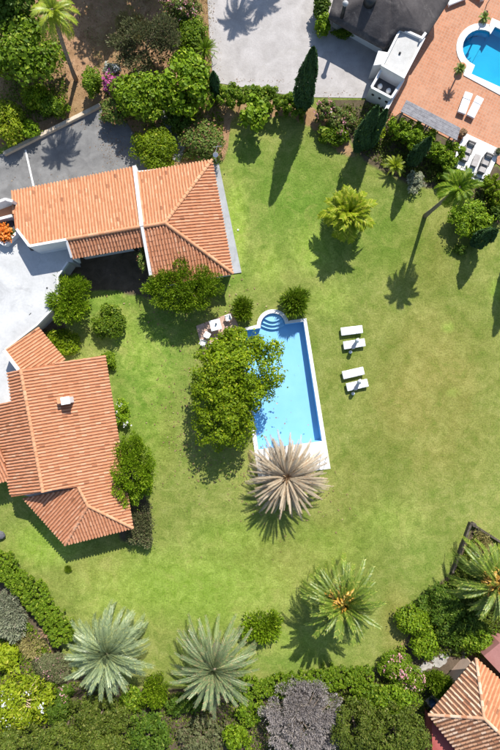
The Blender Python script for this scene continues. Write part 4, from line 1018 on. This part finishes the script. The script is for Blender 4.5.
plant('tree', 'broad light-leaved tree overhanging the blue pool', 'tree', 223, 412, 33, 42, 4.8, 'yellow', (0.20, 0.125), seed=40, clump=0.2, gaps=0.2, k=2.3, z0=1.2, rough=0.45)
plant('tree', 'light-leaved tree over the garden table, joined to the pool tree', 'tree', 240, 371, 38, 41, 5.0, 'yellow', (0.20, 0.125), seed=141, clump=0.2, gaps=0.2, k=2.3, z0=1.4, rough=0.3)
plant('flower_bush', 'orange flowering bush in the walled planter at the left edge', 'flowers', 4, 232, 10, 8, 2.85, 'rusty', (0.12, 0.08), seed=42, z0=2.3, flowers=[('orange', 700, 0.15)])
plant('climber', 'rusty climber on the white verge wall of the upper villa', 'climber', 142, 258, 4, 14, 3.0, 'rusty', (0.13, 0.08), seed=43, z0=2.1, k=1.5)
# --- lower left
hedge('hedge', 'clipped thick hedge curving along the lower left of the lawn', [(-18, 556), (12, 578), (36, 602), (54, 626), (64, 645)], 15, 1.7, 'mid', (0.12, 0.07), seed=5, rough=0.1)
plant('shrub', 'grey-green wispy bush at the left edge below the hedge', 'shrub', 8, 618, 19, 25, 1.8, 'grey', (0.2, 0.05), seed=44, orient='out', k=2.2)
plant('shrub', 'pinkish heather-like shrub in the lower left bed', 'shrub', 51, 669, 18, 17, 1.2, 'olive', (0.12, 0.06), seed=45, flowers=[('pink', 120, 0.09)], gaps=0.15)
plant('shrub', 'small shrub with pink blooms at the foot of the silvery palm', 'shrub', 65, 692, 9, 8, 1.0, 'deep', (0.13, 0.07), seed=46, flowers=[('pink', 90, 0.1)])
plant('frangipani', 'lime green frangipani with pale branches and white tips, bottom left', 'tree', 20, 702, 32, 30, 2.6, 'lime', (0.24, 0.10), seed=47, clump=0.2, gaps=0.3, k=1.5, barkm=TANBARK, nb=26, trunk=0.13, flowers=[('white', 160, 0.12)])
plant('shrub', 'bright leafy bush at the left edge above the frangipani', 'shrub', 7, 657, 14, 13, 1.6, 'lime', (0.26, 0.12), seed=48)
plant('shrub', 'straw-coloured undergrowth in the lower left bed', 'shrub', 30, 646, 14, 13, 0.7, 'straw', (0.16, 0.05), seed=49, gaps=0.3, k=1.3, orient='out')
plant('shrub', 'dark shrub right of the frangipani', 'shrub', 56, 708, 16, 14, 1.5, 'deep', (0.17, 0.1), seed=50)
# --- bottom strip
plant('conifer', 'small bright fern-like conifer between two palms at the bottom', 'conifer', 156, 690, 12, 15, 2.4, 'bright', (0.2, 0.07), seed=51, orient='up', z0=0.05, rough=0.1)
plant('shrub', 'round light green bush on the lawn left of the date palm', 'shrub', 262, 629, 19, 18, 1.5, 'bright', (0.22, 0.10), seed=52, orient='out')
hedge('hedge', 'clipped low hedge along the bottom of the lawn below the date palm', [(232, 692), (300, 686), (345, 679), (374, 680)], 13, 1.4, 'mid', (0.12, 0.07), seed=6, rough=0.1)
BT = [('dark olive tree at the bottom left corner below the frangipani', 12, 742, 26, 18, 2.6, 'pine'), ('dark tree at the bottom, left of the silvery palm shadow', 58, 742, 24, 18, 2.8, 'pine'),
      ('mid-green bushy tree at the bottom under the silvery palm', 100, 716, 28, 20, 2.2, 'pine'), ('dark olive tree at the bottom edge below the silvery palm', 104, 746, 26, 18, 3.0, 'pine'),
      ('dark tree at the bottom below the fern-like conifer', 150, 734, 26, 22, 2.6, 'deep'), ('small green bush at the bottom edge below the grey-green palm', 236, 738, 15, 14, 1.6, 'bright'),
      ('brownish thin bush at the bottom under the grey-green palm', 200, 738, 24, 16, 1.5, 'olive'), ('dark tree at the bottom right of the grey-purple tree', 356, 730, 24, 26, 3.2, 'pine'),
      ('broad dark olive tree at the bottom left of the corner house', 396, 735, 32, 28, 3.4, 'pine'), ('green bush between the hedge and the broad olive tree', 366, 700, 22, 16, 2.2, 'mid'),
      ('dark green tree under the pink oleander near the corner house', 395, 697, 24, 16, 2.2, 'mid'), ('low green bush left of the grey-purple tree', 250, 712, 14, 14, 1.4, 'mid'),
      ('dark bush at the foot of the grey-green palm', 185, 705, 20, 12, 1.2, 'deep'), ('dark bush left of the fern-like conifer', 133, 700, 13, 13, 1.4, 'mid')]
for i, (lb, x, y, rx, ry, h, mt) in enumerate(BT):
    h = h*1.35 if mt == 'pine' else h
    plant('tree' if h > 2.1 else 'shrub', lb, 'tree' if h > 2.1 else 'shrub', x, y, rx, ry, h, mt, (0.17, 0.09) if mt == 'pine' else (0.2, 0.11), seed=70+i, clump=0.2, k=2.2, gaps=0.15, group='bottom thicket')
plant('blossom_tree', 'grey-purple leafless-looking tree at the bottom centre', 'tree', 301, 720, 40, 36, 3.6, 'plum', (0.14, 0.045), seed=155, clump=0.15, gaps=0.15, rough=0.12, k=1.9, orient='out', nb=30)
# --- right
plant('shrub', 'bright rounded shrub at the right border of the lawn', 'shrub', 414, 624, 17, 18, 1.7, 'bright', (0.17, 0.11), seed=54)
plant('shrub', 'second bright shrub below it, beside the stone path', 'shrub', 424, 644, 14, 14, 1.6, 'bright', (0.17, 0.11), seed=55)
plant('oleander', 'pink oleander at the lower right border of the lawn', 'oleander', 392, 666, 20, 17, 1.7, 'mid', (0.16, 0.07), seed=56, flowers=[('pink', 420, 0.12)])
plant('oleander', 'pink oleander beside the stone path, nearer the corner house', 'oleander', 410, 680, 16, 13, 1.6, 'mid', (0.16, 0.07), seed=57, flowers=[('pink', 300, 0.12)])
plant('shrub', 'dark shrubbery left of the big right-edge palm', 'shrub', 440, 604, 24, 20, 1.8, 'deep', (0.2, 0.1), seed=59)
plant('shrub', 'dark low bush between the palm and the stone path', 'shrub', 462, 628, 24, 18, 1.4, 'deep', (0.2, 0.1), seed=60)
plant('shrub', 'fluffy dark green shrub beside the corner house roof', 'shrub', 438, 684, 16, 14, 2.0, 'mid', (0.2, 0.06), seed=61, orient='out')
plant('shrub', 'green shrub behind the corner house at the right edge', 'shrub', 482, 640, 18, 13, 1.8, 'mid', (0.2, 0.1), seed=62)
plant('shrub', 'dry brown undergrowth inside the timber corner edging', 'shrub', 482, 545, 12, 14, 0.8, 'straw', (0.17, 0.06), seed=63, gaps=0.3, k=1.2, orient='out')
plant('shrub', 'lime bush at the right edge inside the timber corner edging', 'shrub', 499, 556, 10, 10, 1.4, 'lime', (0.22, 0.1), seed=64)
plant('shrub', 'tiny tuft of weeds on the lawn below the lower villa', 'shrub', 68, 569, 4, 4, 0.25, 'mid', (0.08, 0.03), seed=65, orient='up')

# ================================================================== garden furniture
def place(root, x, y, rz): root.location = (x, y, 0); root.rotation_euler = (0, 0, rz)
def add(root, mb, name, mat, **kw):
    o = bpy.data.objects.new(name, mb.mesh(name, mat, (0, 0, 0), kw.get('smooth', False), kw.get('bevel', 0.0))); link(o); o.parent = root; return o
def lounger(label, px, py, ang, group, z=0.0, Ln=1.95, Wd=0.72, back=4.0):
    root = empty('sun_lounger', W(px, py, z+0.3).xy.to_3d(), label, 'sun lounger', group, ang); root.location.z = z
    for sx in (-0.8, 0.8):
        for sy in (-0.28, 0.28):
            m = MB(); m.box((sx, sy, 0.13), (0.06, 0.06, 0.26)); add(root, m, 'leg', PLASTIC)
    m = MB()
    for sy in (-0.33, 0.33): m.box((0, sy, 0.28), (Ln-0.06, 0.05, 0.06))
    for sx in (-0.93, 0.93): m.box((sx, 0, 0.28), (0.05, 0.60, 0.055))
    add(root, m, 'frame', PLASTIC)
    m = MB(); m.box((-0.30, 0, 0.36), (1.30, Wd, 0.09)); add(root, m, 'mattress', FABRIC_W, bevel=0.03)
    a = math.radians(back); m = MB(); m.box((0.36+0.31*math.cos(a), 0, 0.365+0.31*math.sin(a)), (0.62, Wd-0.01, 0.085), 0, -a); add(root, m, 'backrest', FABRIC_W, bevel=0.03)
    return root
gl = 'white loungers on the lawn'
lounger('plain white lounger, topmost of the four on the lawn', 351.5, 330.5, math.radians(7), gl)
lounger('white lounger second from the top, crossed by a folded parasol', 354.0, 344.0, math.radians(9), gl)
lounger('plain white lounger third from the top, above the lowest one', 353.0, 373.0, math.radians(13), gl)
lounger('lowest white lounger on the lawn, crossed by a folded parasol', 357.0, 385.0, math.radians(13), gl)
def parasol(label, base, tip):
    B = W(base[0], base[1], 0); T = W(*tip); root = empty('folded_parasol', B, label, 'parasol', 'folded parasols on the lawn')
    d = T-B; m = MB(); m.tube([(0, 0, 0.06), d*0.98], 0.022, 8); add(root, m, 'pole', METAL, smooth=True)
    m = MB(); m.lathe((0, 0, 0), [(0.15, 0), (0.15, 0.05), (0.05, 0.09), (0.03, 0.16)], 14); add(root, m, 'foot', PLASTIC)
    m = MB(); pts = [d*t for t in (0.34, 0.40, 0.6, 0.8, 0.92)]; m.tube(pts, [0.17, 0.19, 0.15, 0.10, 0.05], 9); c = add(root, m, 'canopy', LILAC, smooth=True)
    m = MB(); m.tube([d*0.80, d*0.90, d*1.0], [0.20, 0.15, 0.05], 8); add(root, m, 'top_cap', FABRIC_W, smooth=True)
parasol('folded lilac parasol leaning over the second lounger from the top', (350.5, 352), (358.5, 338.5, 1.75))
parasol('folded lilac parasol leaning over the lowest lounger', (353, 393.5), (360.5, 379.5, 1.75))
# dining corner by the pool tree
m = MB(); m.prism([p.xy for p in poly([(196, 326), (233, 312), (240, 330), (226, 356), (204, 356)])], -0.05, 0.05); tag(m.build('garden_patio', surf('pink_paving', (0.46, 0.30, 0.23), (0.56, 0.40, 0.32), 1.5, 0.85, 0.2, 0.01, 10)), kind='structure')
def chair(label, px, py, ang):
    root = empty('garden_chair', W(px, py, 0.4).xy.to_3d(), label, 'chair', 'white chairs at the garden table', ang); root.location.z = 0.05
    for sx in (-.2, .2):
        for sy in (-.2, .2): m = MB(); m.box((sx, sy, 0.22), (0.045, 0.045, 0.44)); add(root, m, 'leg', PLASTIC)
    m = MB(); m.box((0, 0, 0.45), (0.48, 0.48, 0.05)); add(root, m, 'seat', PLASTIC, bevel=0.015)
    m = MB(); m.box((-0.25, 0, 0.70), (0.05, 0.46, 0.46), 0, -0.18); add(root, m, 'backrest', PLASTIC, bevel=0.015)
    for sy in (-.25, .25): m = MB(); m.box((0, sy, 0.64), (0.42, 0.05, 0.035)); m.box((0.18, sy, 0.54), (0.04, 0.04, 0.2)); add(root, m, 'armrest', PLASTIC)
    m = MB(); m.box((0.02, 0, 0.50), (0.42, 0.42, 0.06)); add(root, m, 'cushion', FABRIC_W, bevel=0.02)
ta = empty('garden_table', W(215.5, 325, 0.7).xy.to_3d(), 'square white table on the pink paving beside the pool tree', 'table', None, math.radians(14)); ta.location.z = 0.05
m = MB(); m.box((0, 0, 0.72), (0.95, 0.95, 0.04)); add(ta, m, 'tabletop', PLASTIC, bevel=0.012)
for sx in (-.38, .38):
    for sy in (-.38, .38): m = MB(); m.box((sx, sy, 0.35), (0.06, 0.06, 0.70)); add(ta, m, 'leg', PLASTIC)
m = MB(); m.lathe((0.1, 0.1, 0.74), [(0.07, 0), (0.09, 0.1), (0.06, 0.2), (0.075, 0.24)], 12); v = add(ta, m, 'vase', METAL, smooth=True)
chair('white chair nearest the lawn, left of the garden table', 203.5, 343, math.radians(-20))
chair('white chair just below the garden table', 207.5, 335, math.radians(60))
chair('white chair at the pool tree foliage, lowest of the garden set', 210.5, 346.5, math.radians(120))
chair('white chair right of the garden table, half under leaves', 228, 318, math.radians(200))

# --- neighbour's patio
gl2 = 'loungers on the terracotta patio'
lounger('left of the two white loungers on the terracotta patio', 465.0, 103.5, math.radians(70), gl2, PATIO_Z)
lounger('right of the two white loungers on the terracotta patio', 475.0, 107.5, math.radians(63), gl2, PATIO_Z)
lounger('white lounger at the very top edge beside the dark roof', 457, -1.5, math.radians(22), gl2, PATIO_Z)
lounger('white lounger cut off by the top edge, near the potted palm', 476, -8, math.radians(-35), gl2, PATIO_Z)
def potted(label, px, py, n, seed, h=0.75):
    root = palm(label, (px, py), (px+0.6, py-1.2, h+0.75), 26, 0.62, 0.16, 'palm', seed, 0.07, (78, -10), (0.6, 1.3), 12, 0.04, name='potted_palm', cat='potted palm', group='potted palms by the turquoise pool', bend=0)
    root.location.z = PATIO_Z
    m = MB(); m.lathe((0, 0, 0), [(0.2, 0), (0.3, 0.35), (0.34, 0.5), (0.36, 0.52), (0.36, 0.58), (0.28, 0.56)], 16); add(root, m, 'pot', TERRACOTTA, smooth=True)
potted('potted palm at the lower left of the turquoise pool', 459.5, 70.5, 0, 21)
potted('potted palm at the top of the turquoise pool', 483.5, 19.5, 0, 22)
pm = empty('garden_lamp', W(487, 4, PATIO_Z), 'small grey patio lamp post at the top right by the potted palm', 'lamp')
m = MB(); m.tube([(0, 0, 0), (0, 0, 1.6)], 0.04, 8); add(pm, m, 'post', METAL, smooth=True)
m = MB(); m.lathe((0, 0, 1.6), [(0.12, 0), (0.2, 0.1), (0.2, 0.26), (0.06, 0.36)], 12); add(pm, m, 'lantern', METAL, smooth=True)
# grey slatted pergola
pg = empty('pergola', W(430, 119, 0), 'weathered grey slatted pergola roof at the edge of the terracotta patio', 'pergola')
Q = poly([(406.5, 100), (460.5, 128), (457, 140.5), (400.5, 111.5)], 2.3)
for t0 in range(11):
    a = Q[0].lerp(Q[3], (t0+0.5)/11); b = Q[1].lerp(Q[2], (t0+0.5)/11)
    m = MB(); m.wall(a, b, (Q[0]-Q[3]).length/11*0.86, 2.28, 2.33 + 0.006*(t0 % 3)); m.build('plank', WOODGREY, pg)
for s in (0.04, 0.5, 0.96):
    m = MB(); m.wall(Q[0].lerp(Q[1], s), Q[3].lerp(Q[2], s), 0.10, 2.14, 2.277); m.build('beam', WOODGREY, pg)
    for e in (0.06, 0.94):
        p = Q[0].lerp(Q[1], s).lerp(Q[3].lerp(Q[2], s), e); m = MB(); m.box((p.x, p.y, 1.07), (0.1, 0.1, 2.14)); m.build('post', WOODGREY, pg)
# white sun deck with lounge chairs
dk = tag(MB().prism([p.xy for p in poly([(465, 132.5), (501, 149.5), (487, 180.5), (450.5, 166)], 0.3)], 0, 0.3).build('sun_deck', STUCCO, bevel=0.02), kind='structure')
m = MB(); m.prism([p.xy for p in poly([(456.5, 169.5), (486, 181.6), (484.8, 184), (455.3, 172)], 0.15)], 0, 0.15); m.build('deck_step', STUCCO, dk)
def recliner(label, px, py, ang):
    root = empty('lounge_chair', W(px, py, 0.6).xy.to_3d(), label, 'lounge chair', 'wicker lounge chairs on the white deck', ang); root.location.z = 0.3
    m = MB(); m.box((0.1, 0, 0.17), (0.9, 0.72, 0.34)); add(root, m, 'base', WICKER, bevel=0.03)
    m = MB(); m.box((0.12, 0, 0.40), (0.66, 0.54, 0.12)); add(root, m, 'seat_cushion', CUSHION, bevel=0.04)
    m = MB(); m.box((-0.42, 0, 0.52), (0.16, 0.72, 0.56), 0, -0.3); add(root, m, 'backrest', WICKER, bevel=0.03)
    m = MB(); m.box((-0.27, 0, 0.60), (0.12, 0.52, 0.34), 0, -0.3); add(root, m, 'back_cushion', CUSHION, bevel=0.04)
    for sy in (-.34, .34): m = MB(); m.box((0.08, sy, 0.46), (0.8, 0.09, 0.10)); add(root, m, 'armrest', WICKER, bevel=0.02)
    m = MB(); m.box((0.86, 0, 0.16), (0.55, 0.6, 0.32)); o_ = add(root, m, 'footstool', WICKER, bevel=0.03)
    m = MB(); m.box((0.86, 0, 0.355), (0.5, 0.55, 0.07)); add(root, m, 'stool_cushion', CUSHION, bevel=0.03)
recliner('left grey wicker lounge chair with footstool on the white deck', 468.5, 149, math.radians(-112))
recliner('right grey wicker lounge chair with footstool on the white deck', 486, 161, math.radians(-112))
tb = empty('low_table', W(475.5, 161, 0.5).xy.to_3d(), 'low grey wicker table between the two lounge chairs', 'table', None, math.radians(-112)); tb.location.z = 0.3
m = MB(); m.box((0, 0, 0.33), (1.1, 0.55, 0.05)); add(tb, m, 'tabletop', CUSHION, bevel=0.01)
m = MB(); m.box((0, 0, 0.15), (1.0, 0.46, 0.30)); add(tb, m, 'base', WICKER, bevel=0.02)
pp = empty('flower_pot', W(496.5, 153.5, 0.3), 'round stone bowl planter on the corner of the white deck', 'planter')
m = MB(); m.lathe((0, 0, 0), [(0.18, 0), (0.32, 0.2), (0.36, 0.38), (0.33, 0.42), (0.28, 0.34)], 16); add(pp, m, 'bowl', STONE, smooth=True)
rg = np.random.default_rng(77); P, Nn, A, C = crown(rg, 0.26, 0.26, 0.34, 0.62, (0.1, 0.06)); obj('foliage', leaf_mesh('foliage', P, Nn, A, 0.1, 0.06, L['olive'], rg), pp)
pp = empty('flower_pot', W(460, 136.5, PATIO_Z), 'brown pot with dark plant between the pergola and the white deck', 'planter')
m = MB(); m.lathe((0, 0, 0), [(0.18, 0), (0.24, 0.3), (0.27, 0.42), (0.2, 0.4)], 14); add(pp, m, 'pot', TERRACOTTA, smooth=True)
P, Nn, A, C = crown(rg, 0.36, 0.36, 0.4, 0.95, (0.14, 0.07)); obj('foliage', leaf_mesh('foliage', P, Nn, A, 0.14, 0.07, L['brown'], rg), pp)

# --- small things
an_ = empty('satellite_dish', W(217, 167, 0), 'small white satellite dish on a pole at the villa roof corner', 'satellite dish')
m = MB(); m.tube([(0, 0, 0.0), (0, 0, 2.9)], 0.035, 8); add(an_, m, 'pole', METAL, smooth=True)
m = MB(); m.lathe((0, 0, 0), [(0.02, 0.0), (0.2, 0.03), (0.34, 0.10), (0.42, 0.18), (0.405, 0.185), (0.33, 0.115), (0.2, 0.05), (0.02, 0.02)], 16)
dsh = add(an_, m, 'dish', PLASTIC, smooth=True); dsh.scale = (0.55, 0.55, 0.55); dsh.location = (0.06, -0.1, 2.85); dsh.rotation_euler = (0.9, 0.2, 0)
m = MB(); m.tube([(0, 0.0, 2.8), (0.25, 0.55, 3.05)], 0.02, 6); m.tube([(-0.15, 0.4, 3.05), (0.6, 0.5, 3.02)], 0.015, 6); add(an_, m, 'aerial', METAL)
m = MB(); p = W(238, 230, 0); m.lathe(p, [(0.08, -0.02), (0.08, 0.05), (0.06, 0.07)], 12); tag(m.build('sprinkler_cover', PLASTIC), 'tiny white sprinkler cover on the lawn right of the upper villa', 'sprinkler')
# rock on lawn at the left edge
def rock(label, px, py, r, seed, name='rock'):
    rr_ = random.Random(seed); bm = bmesh.new(); bmesh.ops.create_icosphere(bm, subdivisions=2, radius=1)
    for v in bm.verts: v.co *= rr_.uniform(0.82, 1.12); v.co.x *= r[0]; v.co.y *= r[1]; v.co.z *= r[2]
    me = bpy.data.meshes.new(name); bm.to_mesh(me); bm.free(); me.materials.append(STONE if name != 'boulder' else DARKFLOOR)
    p = W(px, py, 0); o = obj(name, me, None, (p.x, p.y, r[2]*0.6)); return tag(o, label, 'rock')
rock('dark boulder at the left edge of the lawn beside the lower villa', 1, 535, (0.5, 0.42, 0.35), 3, 'boulder')
rock('pale stone at the tip of the timber corner edging', 479, 530, (0.28, 0.2, 0.16), 4)
# timber edging at the right
te = empty('timber_edging', W(472, 524, 0), 'dark timber edging forming a corner at the right side of the lawn', 'edging')
m = MB(); m.wall(W(471.5, 523, 0.4), W(453, 573, 0.4), 0.20, 0, 0.45); m.build('beam', DARKWOOD, te)
m = MB(); m.wall(W(473, 524.5, 0.4), W(510, 548, 0.4), 0.18, 0, 0.42); m.build('beam', DARKWOOD, te)
m = MB(); m.lathe(W(472, 523.5, 0), [(0.2, 0), (0.2, 0.5), (0.16, 0.54)], 10); m.build('corner_post', DARKWOOD, te)
# stone path slabs by the corner house
sp_ = empty('stone_path', W(440, 660, 0), 'rough stone slab path running up to the corner house', 'path')
rr_ = random.Random(9)
for i in range(13):
    t = i/12; x = 417+ t*52 + rr_.uniform(-3, 3); y = 672 - 22*t**0.7 + rr_.uniform(-4, 4)
    c = W(x, y, 0); n_ = rr_.randint(5, 7); pts_ = []
    for j in range(n_):
        a = 2*math.pi*j/n_ + rr_.uniform(-.25, .25); q = rr_.uniform(0.32, 0.5); pts_.append((c.x+q*1.2*math.cos(a), c.y+q*0.75*math.sin(a)))
    m = MB(); m.prism(pts_, -0.03, 0.05+rr_.uniform(0, 0.05)); m.build('slab', STONE, sp_, bevel=0.015)
# things beside the corner house
wt = empty('blue_barrel', W(431, 700, 0), 'dark blue barrel on a small platform at the corner house', 'barrel')
m = MB(); m.lathe((0, 0, 0.12), [(0.26, 0), (0.30, 0.2), (0.30, 0.6), (0.26, 0.8), (0.2, 0.78)], 16); add(wt, m, 'drum', surf('blue_plastic', (0.03, 0.07, 0.14), (0.05, 0.10, 0.19), 3, 0.4, 0.4, 0.002, 20), smooth=True)
m = MB(); m.box((0.05, 0, 0.06), (1.0, 0.8, 0.12), 0.7); add(wt, m, 'platform', KERB_M)
bx_ = empty('white_box', W(459, 669, 0), 'white utility box beside the corner house roof', 'box')
m = MB(); m.box((0, 0, 0.45), (0.5, 0.45, 0.9), 0.6); add(bx_, m, 'cabinet', PLASTIC, bevel=0.02)
m = MB(); m.box((0, 0, 0.92), (0.56, 0.5, 0.05), 0.6); add(bx_, m, 'lid', PLASTIC)

# ================================================================== undergrowth that nobody could count
def ground_cover(name, label, polys, n, leaf, mat, hmax, seed, clumpy=0.5):
    rng = np.random.default_rng(5000+seed); pts = []
    for pl_ in polys:
        xs = [q[0] for q in pl_]; ys = [q[1] for q in pl_]
        a = max(1, (max(xs)-min(xs))*(max(ys)-min(ys)))
        c = np.stack([rng.uniform(min(xs), max(xs), int(a*0.02)+4), rng.uniform(min(ys), max(ys), int(a*0.02)+4)], 1)
        k = rng.integers(0, len(c), n); r = rng.normal(0, 5.0, (n, 2)); P = c[k] + r
        pts.append(np.column_stack([P, hmax*np.exp(-(r**2).sum(1)/40)*rng.uniform(0.15, 1, n)])[inside(P, pl_)])
    P = np.concatenate(pts); z = P[:, 2]
    X = np.stack([(P[:, 0]-250)*H/F, (375-P[:, 1])*H/F, z + 0.04], 1); m = len(X)
    Nn = norm(rng.normal(0, 0.55, (m, 3)) + np.array([0, 0, 0.9]))
    o = obj(name, leaf_mesh(name, X, Nn, rng.normal(0, 1, (m, 3)), leaf[0], leaf[1], L[mat], rng)); tag(o, label, 'undergrowth', kind='stuff')
B1 = [(-20, 690), (60, 694), (75, 676), (130, 690), (255, 694), (372, 676), (402, 660), (440, 690), (425, 780), (-20, 780)]
B2 = [(415, 605), (452, 575), (474, 532), (515, 560), (515, 660), (470, 655), (430, 655)]
B3 = [(-20, 600), (20, 608), (60, 660), (58, 700), (-20, 700)]
B4 = [(335, 105), (380, 105), (460, 165), (505, 190), (505, 222), (470, 208), (440, 186), (405, 178), (365, 156)]
T1 = [(-20, -20), (215, -20), (212, 90), (232, 112), (226, 158), (150, 168), (122, 116), (100, 100), (-20, 152)]
ground_cover('undergrowth', 'mixed dark undergrowth under the trees at the bottom and right', [B1, B2, B4], 24000, (0.17, 0.10), 'pine', 0.5, 1)
ground_cover('undergrowth', 'green weeds and ivy between the shrubs at the bottom', [B1, B3, B2], 9000, (0.16, 0.09), 'mid', 0.45, 2)
ground_cover('leaf_litter', 'dry brown leaf litter on the bare slope at the top left', [T1, B3], 9000, (0.10, 0.05), 'brown', 0.05, 3)
ground_cover('dry_grass', 'straw-coloured dry grass on the bare slope at the top left', [[(60, -20), (215, -20), (205, 70), (100, 70)]], 5000, (0.16, 0.03), 'straw', 0.15, 4)
ground_cover('weeds', 'low green weeds between the trees above the driveway', [[(0, 20), (60, 20), (70, 110), (0, 140)], [(120, 100), (225, 90), (222, 158), (150, 166)]], 9000, (0.13, 0.07), 'mid', 0.3, 5)
# fallen leaves
def fallen(name, label, spots, leaf, mat, seed, z=0.05):
    rng = np.random.default_rng(6000+seed); P = []
    for x, y, rx, ry, n in spots:
        q = rng.normal(0, 1, (n, 2))*np.array([rx, ry]) + np.array([x, y]); P.append(q)
    P = np.concatenate(P); m = len(P)
    X = np.stack([(P[:, 0]-250)*H/F, (375-P[:, 1])*H/F, np.full(m, z) + rng.uniform(0, 0.02, m)], 1)
    wet = inside(X[:, :2], POOL); X[wet, 2] = -0.085
    o = obj(name, leaf_mesh(name, X, norm(rng.normal(0, 0.15, (m, 3)) + np.array([0, 0, 1.0])), rng.normal(0, 1, (m, 3)), leaf[0], leaf[1], L[mat], rng)); tag(o, label, 'leaves', kind='stuff')
fallen('fallen_leaves', 'dry fallen leaves on the lawn around the pool tree', [(215, 410, 32, 45, 500), (200, 450, 20, 14, 160), (287, 500, 30, 18, 200), (185, 300, 30, 16, 200)], (0.13, 0.07), 'brown', 1, 0.06)
fallen('fallen_leaves', 'fallen leaves swept along the edges of the driveway', [(112, 145, 9, 14, 260), (60, 124, 25, 3, 90), (60, 180, 30, 4, 70)], (0.08, 0.045), 'brown', 2, 0.045)
fallen('fallen_leaves', 'fallen leaves on the gravel court beside the hedge', [(255, 82, 26, 2, 90), (216, 50, 3, 26, 70), (330, 94, 20, 2, 50)], (0.07, 0.04), 'brown', 3, 0.045)
# brown fibrous heart of the dead palm
dp = [o for o in bpy.data.objects if o.get('label', '').startswith('dead palm')][0]
g = np.random.default_rng(5); nn = 160; D = norm(g.normal(0, 1, (nn, 3)) + np.array([0, 0, 0.8])); D[:, 2] = np.abs(D[:, 2])
tp = np.array((W(287, 477, 2.3) - Vector(dp.location))[:])
q = obj('heart_fibre', leaf_mesh('heart_fibre', D*g.uniform(0.1, 0.75, (nn, 1)) + tp + np.array([0, 0, 0.15]), norm(np.cross(D, g.normal(0, 1, (nn, 3)))), D, 0.6, 0.07, L['brown'], g), dp); q['kind'] = 'stuff'
# the pool tree's middle boughs, joining its two crowns
pt_ = [o for o in bpy.data.objects if o.get('label', '').startswith('broad light-leaved tree')][0]
g = np.random.default_rng(909); P, Nn, A, C = crown(g, 30*PXM(3), 28*PXM(3), 1.6, 4.9, (0.25, 0.16), k=1.5, clump=0.2, rough=0.4, gaps=0.3)
dv = W(221, 385, 3.2) - Vector(pt_.location); P = P + np.array([dv.x, dv.y, 0])
obj('foliage', leaf_mesh('foliage', P, Nn, A, 0.20, 0.125, L['yellow'], g), pt_)
m = MB(); m.tube([(0, 0, 1.4), (dv.x*0.5, dv.y*0.5, 2.6), (dv.x, dv.y, 3.6)], [0.09, 0.06, 0.03], 7); add(pt_, m, 'bough', BARK, smooth=True)
